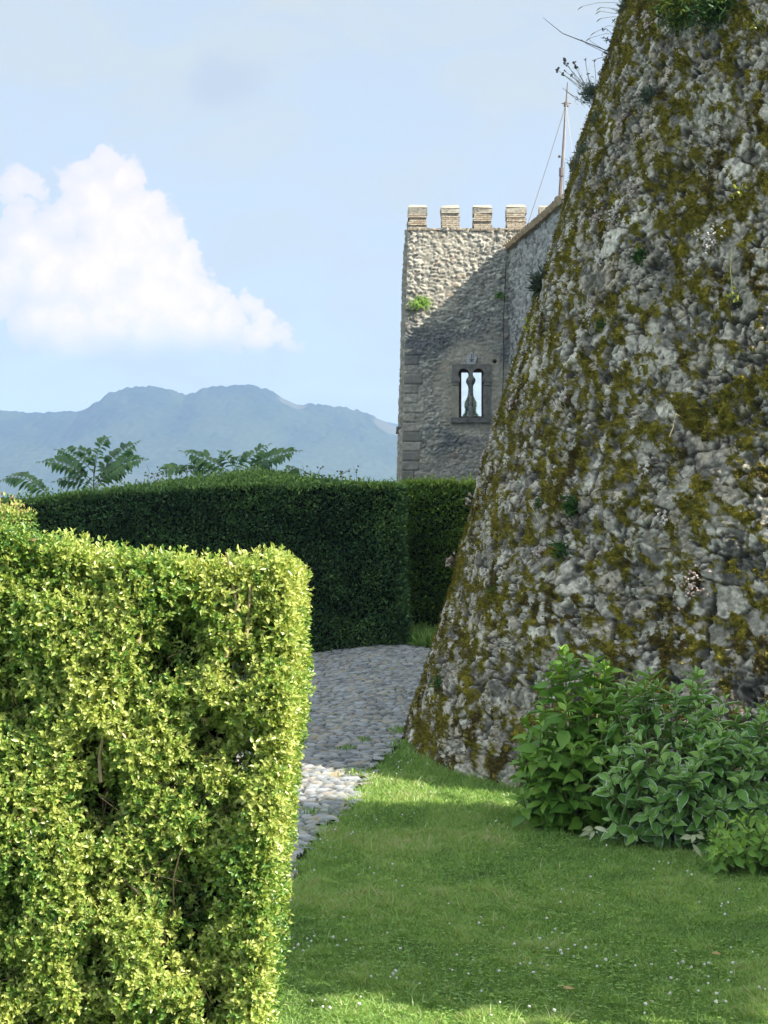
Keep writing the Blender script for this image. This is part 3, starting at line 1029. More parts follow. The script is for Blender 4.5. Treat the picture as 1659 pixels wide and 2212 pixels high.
    # corbel on the left edge, cable down the wall
    b = MB(); b.box((tx(855.5), TD + .55, tz(930.5)), (tx(870), TD + .95, tz(917)), taper=.02)
    b.build("corbel", st_m, root)
    b = MB(); b.tube([(tx(x), float(t_front(tz(y))) - .11, tz(y)) for x, y in [(1093, 560), (1090, 640), (1086, 700), (1088, 760), (1086, 830), (1083, 905), (1082, 1000)]], .012, 5)
    b.build("cable", plain_mat("black cable", (.02, .02, .02), (.03, .03, .03)), root)
    b = MB(); b.box((tx(876), TD - .12, tz(670)), (tx(902), TD + .2, tz(661)))
    b.build("ledge", st_m, root)


build_tower()


def build_curtain():
    A = np.array([tx(1100), TD - .02, tz(540)])
    e = unit(np.array([.1815, -1.0, 0]))
    top = A[2]; Ln = 5.6; Wd = 5.0
    n_ = np.array([-e[1], e[0], 0]) * -1                     # outward (left) normal
    if n_[0] > 0: n_ = -n_
    root = empty("curtain_wall", A * (1, 1, 0), "rough grey curtain wall with a tiled coping between tower and bastion", "wall")
    s = np.arange(-.4, Ln + .01, .035); z = np.arange(1.0, top + .01, .035)
    S, Z = np.meshgrid(s, z)
    h, ee, k, k2 = rubble(S, Z, 701, .26, .17, .05)
    P = A[None, None] * (1, 1, 0) + S[..., None] * e + Z[..., None] * np.array([0, 0, 1.]) + (h - .03)[..., None] * n_
    col = mixc(np.zeros(S.shape + (3,)) + (.26, .255, .245), (.43, .42, .395), k)
    col = mixc(col, (.11, .105, .10), sst(fbm(S * 6, Z * 6, 5, 3), .58, .66) * .8)
    col = mixc(col, (.38, .37, .35), (1 - sst(ee, .02, .15)) * .7)
    m = attr_stone_mat("curtain wall rubble", 22, .3, .015, .95)
    V = [P.reshape(-1, 3)]; Ps = [grid_faces(*S.shape)]; Cs = [col.reshape(-1, 3)]; n = S.size
    B = A + e * Ln
    r = -n_
    s2 = np.arange(0, Wd, .06)
    S2, Z2 = np.meshgrid(s2, np.arange(1.0, top + .01, .06))
    h2, e2, k_, _ = rubble(S2, Z2, 801, .3, .18, .05)
    P2 = B[None, None] * (1, 1, 0) + S2[..., None] * r + Z2[..., None] * np.array([0, 0, 1.]) + (h2 - .03)[..., None] * e
    V.append(P2.reshape(-1, 3)); Ps.append(grid_faces(*S2.shape)[:, ::-1] + n); n += S2.size
    Cs.append(mixc(np.zeros(S2.shape + (3,)) + (.36, .30, .22), (.50, .43, .32), k_).reshape(-1, 3))
    mesh_np("wall", np.concatenate(V), Ps, m, root, attrs={"col": np.concatenate(Cs)}, smooth=True)
    # hipped roof of old half-round tiles
    tile_m = plain_mat("weathered roof tile", (.26, .17, .105), (.50, .40, .27), 5, .9, .15, .02)
    b = MB()
    rise, run = 1.1, 2.2
    up = np.array([0, 0, 1.])
    c0 = A + n_ * .12 + up * .02; c1 = B + n_ * .12 + e * .12 + up * .02
    ridge0 = A + r * run + up * rise; ridge1 = B + r * run - e * 1.2 + up * rise
    c2 = B + r * Wd + e * .12 + up * .02
    ridge2 = B + r * Wd - e * 1.2 + up * rise
    b.add([c0, c1, ridge1, ridge0], [(0, 1, 2, 3)]); b.add([c1, c2, ridge2, ridge1], [(0, 1, 2, 3)])
    b.add([c0 - up * .05, c1 - up * .05, c1 + r * .3 - up * .05, c0 + r * .3 - up * .05], [(3, 2, 1, 0)])
    rr = np.random.default_rng(5)
    nt_ = 26
    for i in range(nt_):
        t = (i + .5) / nt_
        a_ = lerp(c0, c1, t); g_ = lerp(ridge0, ridge1, t)
        for j in range(5):
            q0 = lerp(a_, g_, j / 5 - .01) + up * (.05 + rr.uniform(0, .03)); q1 = lerp(a_, g_, (j + 1) / 5) + up * .02
            b.tube([q0, q1], [.105, .085], 7, rr.uniform())
    for i in range(16):
        t = (i + .5) / 16
        a_ = lerp(c1, c2, t); g_ = lerp(ridge1, ridge2, t)
        for j in range(5):
            b.tube([lerp(a_, g_, j / 5 - .01) + up * (.05 + rr.uniform(0, .03)), lerp(a_, g_, (j + 1) / 5) + up * .02], [.12, .095], 7, rr.uniform())
    for i in range(10):
        b.tube([lerp(c1, ridge1, i / 10) + up * .10, lerp(c1, ridge1, (i + 1.1) / 10) + up * .07], [.14, .11], 8, rr.uniform())
    b.build("tile_roof", tile_m, root)


build_curtain()


def build_mast():
    d = 47.0
    p0 = W(1209, 440, d); p1 = W(1223, 225, d); p2 = W(1226, 178, d)
    root = empty("antenna_mast", p0, "thin weathered mast held by guy wires above the curtain wall roof", "mast")
    mm = plain_mat("weathered mast paint", (.13, .11, .105), (.22, .185, .175), 6, .6, .4)
    b = MB(); mid = W(1213.2, 372, d)
    b.tube([p0 - (0, 0, 1.2), p0, mid], [.06, .06, .055], 8); b.tube([mid - (0, 0, .12), mid + (0.003, 0, .12)], .08, 8); b.tube([mid, p1, p2], [.042, .030, .015], 8)
    b.build("pole", mm, root)
    b = MB(); b.tube([p1 - (0, 0, .07), p1 + (0, 0, .05)], .075, 8); b.tube([p1 + (-.14, 0, .02), p1 + (.14, 0, .02)], .015, 5)
    b.build("collar", mm, root)
    wm = plain_mat("guy wire", (.30, .30, .32), (.36, .36, .38), 6, .5, .4)
    for end in (W(1139, 488, 48.5), W(1250, 430, 45), W(1216, 450, 43)):
        b = MB(); b.tube([p1, lerp(p1, end, .5) - (0, 0, .05), end], .011, 4)
        b.build("guy_wire", wm, root)


build_mast()

# ------------------------------------------------------------------ hedges
GREEN_BOX = [(0, (.024, .072, .022)), (.28, (.080, .178, .042)), (.55, (.185, .330, .066)), (.80, (.40, .48, .11)), (.93, (.50, .55, .17)), (1, (.42, .30, .15))]
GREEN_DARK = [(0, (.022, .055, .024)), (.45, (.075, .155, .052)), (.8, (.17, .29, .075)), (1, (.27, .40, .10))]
GREEN_MID = [(0, (.022, .055, .014)), (.45, (.10, .20, .036)), (.8, (.21, .33, .055)), (1, (.30, .41, .08))]
twig_m = plain_mat("hedge twigs", (.06, .048, .028), (.12, .092, .055), 30, .9, .1)


def near_hedge():
    r = np.random.default_rng(21)
    root = empty("box_hedge", (-1.2, 5.85, 0), "sunlit clipped box hedge of small yellow-green leaves in the left foreground", "hedge")
    yf, yb = 5.38, 6.25

    def x_end(z):
        return np.interp(z, [0, .316, .68, .945, 1.2, 1.55, 1.73, 2.07, 2.3], [-.455, -.425, -.39, -.378, -.345, -.312, -.305, -.318, -.36])

    def z_top(x):
        return np.interp(x, [-3.4, -1.35, -1.10, -.86, -.62, -.28], [2.16, 2.125, 2.085, 2.035, 2.02, 2.025])

    P, D, Q = [], [], []
    # front, end and top skins; shoots start some way inside and lean outward
    n = 46000
    x = np.concatenate([r.uniform(-2.0, -.25, 36000), r.uniform(-3.1, -2.0, 10000)]); z = r.uniform(0.03, 1.0, n) * z_top(x)
    ok = x < x_end(z) - .02
    x, z = x[ok], z[ok]
    lump = (fbm(x * 5, z * 5, 3, 3) - .5) * .15
    holes = np.zeros(len(x))
    for hx, hz, hr in [(-.70, 1.74, .11), (-.78, 1.70, .09), (-.60, 1.42, .08), (-.97, 1.20, .11), (-.99, 1.38, .07), (-.66, .88, .15), (-.70, .72, .10), (-.98, .66, .09), (-.95, .36, .11),
                       (-.50, 1.66, .05), (-.48, 1.36, .06), (-.52, 1.2, .05), (-.62, .16, .1), (-1.22, 1.5, .05), (-.58, .5, .07), (-1.2, .4, .07), (-.85, .15, .09)]:
        holes = np.maximum(holes, np.clip(1.25 - np.hypot(x - hx, (z - hz) * .75) / hr, 0, 1))
    rough = sst(fbm(x * 7, z * 4.5, 9, 4), .56, .70)
    holes = np.maximum(holes, rough * .45)
    keep = r.uniform(size=len(x)) > holes * .86
    dep = np.abs(r.normal(size=len(x))) * .035 + .02 + holes * r.uniform(.08, .30, len(x)) + np.clip(lump, -.05, .12)
    corner = np.clip((z - (z_top(x) - .06)) / .06, 0, 1) ** 2 * .03
    corner += np.clip((x - (x_end(z) - .05)) / .05, 0, 1) ** 2 * .025
    pts = np.stack([x, yf + dep + corner, z], -1)[keep]
    dr = np.array([.16, -.80, .55]) + r.normal(size=(len(pts), 3)) * .42
    P.append(pts); D.append(dr)
    # deeper layer to close the mass
    n = 8000
    x = r.uniform(-3.1, -.40, n); z = r.uniform(.02, .97, n) * z_top(x)
    P.append(np.stack([x, yf + .2 + r.uniform(0, .3, n), z], -1)); D.append(r.normal(size=(n, 3)) + (0, -.4, .4))
    # end face
    n = 9500
    y = r.uniform(yf + .01, yb, n); z = r.uniform(.03, 2.03, n)
    dep = np.abs(r.normal(size=n)) * .035 + .03 + (fbm(y * 5, z * 5, 13, 3) - .5) * .03
    dep += np.clip((yf + .08 - y) / .08, 0, 1) ** 2 * .03 + np.clip((z - 1.96) / .07, 0, 1) ** 2 * .03
    P.append(np.stack([x_end(z) - dep, y, z], -1)); D.append(np.array([.75, -.1, .55]) + r.normal(size=(n, 3)) * .45)
    # top
    n = 15000
    x = r.uniform(-3.1, -.31, n); y = r.uniform(yf + .02, yb, n)
    z = z_top(x) - np.abs(r.normal(size=n)) * .03 - .05 + (fbm(x * 6, y * 6, 23, 3) - .5) * .07
    P.append(np.stack([x, y, z], -1)); D.append(np.array([.05, -.15, 1.0]) + r.normal(size=(n, 3)) * .35)
    # taller single shoots poking above the clipped top
    n = 110
    x = r.uniform(-2.0, -.34, n); y = r.uniform(yf + .02, yb - .2, n)
    P.append(np.stack([x, y, z_top(x) - .03 + r.uniform(0, .035, n)], -1)); D.append(np.array([0, -.1, 1.0]) + r.normal(size=(n, 3)) * .18)
    P = np.concatenate(P); D = np.concatenate(D)
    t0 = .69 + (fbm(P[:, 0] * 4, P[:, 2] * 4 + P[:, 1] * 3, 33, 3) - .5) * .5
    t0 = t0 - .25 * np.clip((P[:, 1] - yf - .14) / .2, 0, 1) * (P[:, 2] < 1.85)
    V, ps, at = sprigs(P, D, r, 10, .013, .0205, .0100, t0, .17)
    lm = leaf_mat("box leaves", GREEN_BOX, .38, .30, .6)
    mesh_np("foliage", V, ps, lm, root, at)
    # woody inside and a few bare stems near the face
    b = MB()
    for i in range(170):
        x0 = r.uniform(-2.0, -.66); y0 = r.uniform(yf + .12, yb - .1); z0 = r.uniform(0, 1.2)
        q = np.array([x0, y0, z0]); pts = [q]
        for k in range(6):
            q = q + np.array([r.normal() * .05, r.normal() * .035, r.uniform(.08, .18)]); pts.append(q)
        pts = np.array(pts); pts[:, 2] = np.minimum(pts[:, 2], z_top(pts[:, 0]) - .05); pts[:, 1] = np.clip(pts[:, 1], yf + .03, yb)
        b.tube(pts, np.linspace(r.uniform(.004, .009), .002, 7), 5, r.uniform())
    for i in range(420):
        x0 = r.uniform(-2.0, -.56); z0 = r.uniform(.1, 1.9)
        q = np.array([x0, yf + .10 + r.uniform(0, .15), z0])
        b.tube([q, q + (r.normal() * .05, -.06, .05), q + (r.normal() * .09, -.11 + r.normal() * .02, .13)], [.0028, .002, .0012], 4)
    b.build("twigs", twig_m, root)
    stem_m = plain_mat("pale box bark", (.20, .15, .09), (.36, .28, .17), 40, .85, .15)
    for pix in ([(487, 1425), (502, 1350), (512, 1310), (504, 1270), (494, 1215), (489, 1195)], [(300, 1390), (305, 1340), (300, 1285), (304, 1240)],
                [(532, 1380), (536, 1330), (540, 1275), (543, 1250)], [(218, 1690), (214, 1640), (222, 1590), (218, 1560)]):
        b = MB()
        b.tube([W(px, py, yf + .018 + .012 * math.sin(i * 2)) for i, (px, py) in enumerate(pix)], np.linspace(.007, .0035, len(pix)), 6)
        b.build("stem", stem_m, root)
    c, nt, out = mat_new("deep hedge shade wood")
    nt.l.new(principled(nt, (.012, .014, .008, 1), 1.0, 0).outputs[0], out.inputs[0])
    b = MB(); b.box((-3.05, yf + .42, 0.0), (-.52, yb - .25, 1.85), taper=.05)  # solid near-black box inside, deep shade put into its colour
    b.build("dark_core", c, root)


near_hedge()


def strip_hedge(name, label, x0, x1, y0, y1, ztop, n, L, Wd, mat, tint, seed, group=None, lean=0.0, hump=None, ends=True, rough=.20):
    """clipped hedge along X between depths y0 (front) and y1; ztop(x) gives the top height, feet follow the ground"""
    r = np.random.default_rng(seed)
    root = empty(name, ((x0 + x1) / 2, (y0 + y1) / 2, float(gz((x0 + x1) / 2, y0))), label, "hedge", group)
    P, D, T = [], [], []
    Lx = x1 - x0; H = 2.6; Dp = y1 - y0
    areas = np.array([Lx * H, Lx * Dp, Dp * H if ends else 0, Dp * H if ends else 0]); cnt = (areas / areas.sum() * n).astype(int)
    x = r.uniform(x0, x1, cnt[0]); g = gz(x, x * 0 + y0); t = r.uniform(.0, 1, cnt[0]); z = g + .03 + t * (ztop(x) - g - .06)
    y = y0 + np.abs(r.normal(size=len(x))) * .07 + (fbm(x * 1.6, z * 1.6, seed, 4) - .5) * rough * 2.2 + np.clip((t - .93) / .07, 0, 1) * .12 - lean * t
    P.append(np.stack([x, y, z], -1)); D.append(np.array([0, -.75, .25]) + r.normal(size=(len(x), 3)) * .5); T.append(tint + 0 * x)
    x = r.uniform(x0, x1, cnt[1]); y = r.uniform(y0 + .03, y1, cnt[1])
    z = ztop(x) + (fbm(x * 2, y * 2, seed + 3, 3) - .5) * .16 - np.abs(r.normal(size=len(x))) * .05 + (hump(x, y) if hump else 0)
    P.append(np.stack([x, y, z], -1)); D.append(np.array([0, -.1, .9]) + r.normal(size=(len(x), 3)) * .45); T.append(tint + .38 + 0 * x)  # top leaves tinted lighter, light on the top put into the colour
    for q, xe, sg in ((2, x0, -1), (3, x1, 1)):
        y = r.uniform(y0, y1, cnt[q]); g = gz(y * 0 + xe, y); z = g + .03 + r.uniform(0, 1, cnt[q]) * (ztop(y * 0 + xe) - g - .06)
        x = xe - sg * (np.abs(r.normal(size=len(y))) * .07 + (fbm(y * 1.6, z * 1.6, seed + 5, 3) - .5) * rough * 2)
        P.append(np.stack([x, y, z], -1)); D.append(np.array([.7 * sg, -.2, .3]) + r.normal(size=(len(y), 3)) * .5); T.append(tint + 0 * y)
    m = int(n * .012)
    x = r.uniform(x0, x1, m); y = r.uniform(y0, y1, m); zt = ztop(x) + (hump(x, y) if hump else 0); hh = r.uniform(.02, .16, m) * r.uniform(.3, 1, m)
    for q in range(3):
        P.append(np.stack([x + r.normal(size=m) * .01, y, zt + hh * q / 2], -1)); D.append(np.array([0, -.1, .9]) + r.normal(size=(m, 3)) * .5); T.append(tint + .45 + 0 * x)
    P = np.concatenate(P); D = np.concatenate(D); T = np.concatenate(T)
    T = np.clip(T + (fbm(P[:, 0] * .8, P[:, 2] * .8, seed + 19, 2) - .5) * .3 + (fbm(P[:, 0] * 2.2, P[:, 2] * 2.2, seed + 9, 3) - .5) * .5 + r.normal(size=len(T)) * .16, 0, 1)
    s = r.uniform(.7, 1.3, len(P))
    V, ps, at = leaves(T_LEAF, P, D, unit(rdir(len(P), r) + np.array([0, -.4, .7])), L * s, Wd * s, T)
    mesh_np("foliage", V, ps, mat, root, at)
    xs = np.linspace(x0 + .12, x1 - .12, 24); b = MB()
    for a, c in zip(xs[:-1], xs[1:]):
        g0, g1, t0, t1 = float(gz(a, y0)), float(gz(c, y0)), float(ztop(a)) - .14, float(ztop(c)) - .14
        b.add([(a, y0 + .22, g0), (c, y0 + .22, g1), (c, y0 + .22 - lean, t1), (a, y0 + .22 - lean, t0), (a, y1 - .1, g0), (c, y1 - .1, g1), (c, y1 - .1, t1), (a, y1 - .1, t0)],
              [(0, 1, 2, 3), (5, 4, 7, 6), (3, 2, 6, 7), (0, 3, 7, 4), (2, 1, 5, 6)])  # solid near-black core, inner shade of the hedge put into its colour
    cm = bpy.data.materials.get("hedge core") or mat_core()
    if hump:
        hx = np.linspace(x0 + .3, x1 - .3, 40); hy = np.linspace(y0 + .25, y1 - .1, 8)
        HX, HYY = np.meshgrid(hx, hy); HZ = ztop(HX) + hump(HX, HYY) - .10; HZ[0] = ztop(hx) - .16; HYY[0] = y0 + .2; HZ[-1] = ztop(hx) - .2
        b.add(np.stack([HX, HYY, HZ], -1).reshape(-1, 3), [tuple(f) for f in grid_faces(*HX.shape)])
    b.build("dark_core", cm, root)
    return root


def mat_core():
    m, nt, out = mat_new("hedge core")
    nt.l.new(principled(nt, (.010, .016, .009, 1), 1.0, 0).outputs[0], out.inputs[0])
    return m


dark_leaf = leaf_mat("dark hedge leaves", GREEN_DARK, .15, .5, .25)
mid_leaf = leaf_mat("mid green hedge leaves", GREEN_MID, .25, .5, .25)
HD = 28.0


def top_far(x):
    px = np.asarray(x) / HD * F + CX
    y = np.interp(px, [-300, 0, 150, 420, 560, 870, 900], [1098, 1082, 1070, 1054, 1045, 1046, 1046])
    return CZ + (HY - y) * HD / F


def hump_far(x, y):
    px = x / HD * F + CX
    return .24 * np.exp(-((px - 510) / 190) ** 2) * np.clip((y - HD) / .9, 0, 1) * 1.2 + .10 * np.exp(-((px - 260) / 120) ** 2) * np.clip((y - HD) / .9, 0, 1)


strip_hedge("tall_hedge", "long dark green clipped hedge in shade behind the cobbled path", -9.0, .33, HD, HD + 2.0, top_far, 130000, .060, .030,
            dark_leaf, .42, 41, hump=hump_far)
HD2 = 30.2


def top_far2(x):
    return CZ + (HY - 1044) * HD2 / F + 0 * np.asarray(x)


strip_hedge("tall_hedge", "lighter green overgrown hedge section filling the gap between dark hedge and bastion", .42, 4.2, HD2, HD2 + 1.4, top_far2, 42000, .075, .036,
            mid_leaf, .58, 51, rough=.22)
strip_hedge("box_hedge", "sunlit hedge end just showing above the near hedge at the left picture edge", -6.5, W(17, 1100, 14.2)[0], 14.2, 15.4,
            lambda x: 0 * np.asarray(x) + W(0, 1088, 14.2)[2], 30000, .035, .018, leaf_mat("sunny hedge leaves", GREEN_BOX, .3, .45, .3), .52, 61, rough=.06)

# ------------------------------------------------------------------ off to the right: unseen block added to cast shade, and the garden tree
def build_shade_block():
    x0, y0, x1, y1, h = 10.4, 15.6, 22.0, 40.0, 21.0
    root = empty("shade_block", (x0, y0, 0), "tall unseen block added right of the bastion to cast shade", "shade caster")
    b = MB(); b.box((x0, y0, -.3), (x1, y1, h)); b.build("wall", plain_mat("shade block plaster", (.30, .27, .22), (.42, .38, .30), 1.5, .95, .1, .02), root)
    b = MB(); b.box((x0 - .6, y0 - .6, h + .004), (x1 + .6, y1 + .6, h + 2.6), taper=5.0); b.build("roof", plain_mat("shade block roof tiles", (.25, .13, .08), (.38, .22, .14), 3, .9, .1, .03), root)
    fr = plain_mat("shade block window stone", (.28, .27, .25), (.38, .37, .34), 5)
    gl = plain_mat("shade block dark glass", (.02, .025, .03), (.03, .035, .04), 5, .08, .8)
    for zz in (8.5, 13.0, 17.5):
        for k in range(4):
            yy = y0 + 3.2 + k * 5.6
            b = MB(); b.box((x0 - .08, yy - .75, zz - 1.2), (x0 + .02, yy + .75, zz + 1.2)); w = b.build("window", fr, root)
            b = MB(); b.box((x0 - .10, yy - .55, zz - 1.0), (x0 - .079, yy + .55, zz + 1.0)); b.build("pane", gl, w, root)


build_shade_block()


def build_tree():
    r = np.random.default_rng(88)
    c = np.array([7.45, 7.1, 5.6])
    root = empty("garden_tree", (c[0], c[1], 0), "broad dense garden tree just beyond the right picture edge", "tree")
    b = MB()
    b.tube([(c[0], c[1], -.1), (c[0] + .05, c[1], 1.5), (c[0], c[1] + .05, 3.4), (c[0], c[1], 5.6)], [.30, .24, .20, .10], 10)
    for i in range(14):
        a = i * 2.4; z0 = 3 + i * .17; rr = r.uniform(1.4, 2.2)
        e = c + np.array([math.cos(a) * rr, math.sin(a) * rr, r.uniform(-.8, 1.6)])
        b.tube([(c[0], c[1], z0), (c[0] + math.cos(a) * rr * .4, c[1] + math.sin(a) * rr * .4, z0 + .7), e], [.09, .06, .015], 6)
    b.build("trunk", plain_mat("tree bark", (.08, .065, .05), (.17, .14, .11), 12, .95, .1, .03), root)
    n = 26000
    # clustered leaves in a broad flattened crown
    cl = rdir(170, r) * r.uniform(.45, 1.0, (170, 1)) ** .5 * np.array([2.9, 2.8, 2.4]) + c
    k = r.integers(0, 170, n)
    P = cl[k] + r.normal(size=(n, 3)) * .30
    q = (P - c) / np.array([3.2, 3.0, 2.65]); P = P[(np.abs(q) ** 2.6).sum(1) < 1]
    D = unit(rdir(len(P), r) + (0, 0, -.4))
    V, ps, at = leaves(T_LEAF, P, D, unit(rdir(len(P), r) + (0, 0, .8)), r.uniform(.14, .22, len(P)), r.uniform(.10, .15, len(P)), r.uniform(.2, .9, len(P)))
    mesh_np("crown", V, ps, leaf_mat("tree leaves", GREEN_MID, .25), root, at)


build_tree()


def build_conifer():
    r = np.random.default_rng(89)
    p = np.array([7.05, -30.0, 0.0]); H = 19.6
    root = empty("conifer_tree", p, "tall dark conifer mirrored in the tower window", "tree")
    b = MB(); b.tube([p - (0, 0, .2), p + (0, 0, H * .6), p + (0, 0, H)], [.35, .2, .03], 8)
    b.build("trunk", plain_mat("conifer bark", (.07, .05, .04), (.13, .10, .08), 9), root)
    n = 22000
    t = r.uniform(0.03, 1, n) ** .55; rad = (1 - t) * 5.2 * (0.85 + .2 * np.sin(t * 90)) + .03
    a = r.uniform(0, 2 * math.pi, n); q = rad * r.uniform(.3, 1, n) ** .5
    P = p + np.stack([np.cos(a) * q, np.sin(a) * q, t * H], -1)
    D = np.stack([np.cos(a), np.sin(a), -.5 + 0 * a], -1) + r.normal(size=(n, 3)) * .3
    V, ps, at = leaves(T_CHIP, P, D, rdir(n, r), r.uniform(.3, .6, n) * (1.15 - t), r.uniform(.12, .25, n) * (1.15 - t), r.uniform(0, .8, n))
    mesh_np("crown", V, ps, dark_leaf, root, at)


build_conifer()

# ------------------------------------------------------------------ grass and clover on the lawn
def lawn_ok(x, y, margin=0.0):
    out = np.hypot(x - BC[0], y - BC[1]) > BR + .1
    return out & (x > path_right(y) + margin + .05 * np.sin(y * 9) + .04 * np.sin(y * 23))


def build_grass():
    r = np.random.default_rng(31)
    n = 860000
    # blades thin out with distance as the picture needs fewer of them
    y = 1 / r.uniform(1 / 16.8, 1 / 6.4, n)
    x = r.uniform(-.16, .42, n) * y
    ok = lawn_ok(x, y) & ~((x < -.36) & (y < 6.3) & (y > 5.4))
    x, y = x[ok], y[ok]; n = len(x)
    z = gz(x, y) - .028
    patch = fbm(x * 1.5, y * 1.0, 3, 4); fine = fbm(x * 9, y * 9, 13, 3)
    bast = np.hypot(x - BC[0], y - BC[1]) - BR
    hgt = .028 + .020 * r.uniform(size=n) + .035 * sst(patch, .52, .68) * r.uniform(.3, 1, n) + .022 * sst(fine, .55, .75)
    hgt += .09 * sst(bast, .55, .12) * r.uniform(.1, 1, n) ** 2 + .06 * sst(np.abs(x - path_right(y)), .3, .03) * r.uniform(.0, 1, n) ** 2
    hgt *= np.where(r.uniform(size=n) < .012, r.uniform(1.5, 2.2, n), 1)
    a = r.uniform(0, 2 * math.pi, n); ln = r.uniform(.1, .9, n)
    D = np.stack([np.cos(a) * ln, np.sin(a) * ln, np.ones(n)], -1)
    wd = r.uniform(.0035, .0065, n) * (1 + .03 * (y - 6))
    tint = .46 + (patch - .5) * .85 + (fine - .5) * .45 + r.normal(size=n) * .20 + np.where(r.uniform(size=n) < .05, .35, 0)
    P = np.stack([x, y, z], -1)
    D = unit(D); S = unit(np.cross(D, rdir(n, r)))
    tip = P + D * hgt[:, None] + np.stack([np.cos(a), np.sin(a), -.4 + 0 * a], -1) * (hgt * .22)[:, None]
    mid = P + D * (hgt * .55)[:, None]
    V = np.stack([P - S * (wd / 2)[:, None], P + S * (wd / 2)[:, None], mid + S * (wd * .4)[:, None], tip, mid - S * (wd * .4)[:, None]], 1)
    o = np.arange(n)[:, None] * 5
    ps = [o + np.array([[0, 1, 2, 4]]), o + np.array([[4, 2, 3]])]
    gm = leaf_mat("grass blades", [(0, (.105, .18, .055)), (.4, (.21, .38, .080)), (.7, (.32, .47, .12)), (.9, (.40, .45, .18)), (1, (.50, .47, .28))], .35, .42, .45)
    tag(mesh_np("grass", V.reshape(-1, 3), ps, gm, attrs={"tint": np.repeat(np.clip(tint, 0, 1), 5)}), kind="stuff")
    # broad low leaves of clover, plantain and daisies between the blades
    m = 34000
    y = 1 / r.uniform(1 / 16.5, 1 / 6.4, m); x = r.uniform(-.16, .42, m) * y
    ok = lawn_ok(x, y, -.02) & (r.uniform(size=m) < .25 + .9 * sst(fbm(x * 1.7, y * 1.3, 23, 3), .45, .62))
    x, y = x[ok], y[ok]; m = len(x)
    P = np.repeat(np.stack([x, y, gz(x, y) + r.uniform(-.005, .022, m)], -1), 3, 0)
    a = np.repeat(r.uniform(0, 6.28, m), 3) + np.tile([0, 2.1, 4.2], m)
    D = np.stack([np.cos(a), np.sin(a), .25 + 0 * a], -1)
    L = np.repeat(r.uniform(.008, .016, m), 3)
    V, ps, at = leaves(T_LEAF, P, D, np.tile([0, 0, 1.], (3 * m, 1)) + r.normal(size=(3 * m, 3)) * .3, L, L * .85, np.repeat(np.clip(r.normal(.42, .2, m), 0, 1), 3))
    tag(mesh_np("clover_leaves", V, ps, gm, attrs=at), kind="stuff")
    # weeds at the foot of the far hedge and in the path joints
    m = 16000
    x = r.uniform(-.25, 1.7, m); y = r.uniform(28.4, 30.6, m) - .9 * sst(x, .1, 1.0)
    P = [np.stack([x, y, gz(x, y)], -1)]; L = [r.uniform(.06, .26, m) * (.35 + sst(fbm(x * 3, y * 3, 5, 3), .4, .65))]
    for cx, cyy, rr, nn in ((-.40, 17.0, .05, 50), (-.20, 17.6, .05, 40), (.28, 17.3, .10, 300), (.22, 18.3, .08, 200), (-.25, 15.4, .08, 90), (-.75, 12.3, .05, 60), (-.6, 13.2, .05, 50)):
        x = cx + r.normal(size=nn) * rr; y = cyy + r.normal(size=nn) * rr * 1.6
        P.append(np.stack([x, y, gz(x, y)], -1)); L.append(r.uniform(.02, .07, nn))
    P = np.concatenate(P); L = np.concatenate(L); m = len(P)
    D = unit(r.normal(size=(m, 3)) * .45 + (0, 0, 1))
    V, ps, at = leaves(T_LEAF, P, D, rdir(m, r), L, L * .16 + .006, np.clip(r.normal(.45, .2, m), 0, 1))
    tag(mesh_np("weeds", V, ps, gm, attrs=at), kind="stuff")


build_grass()


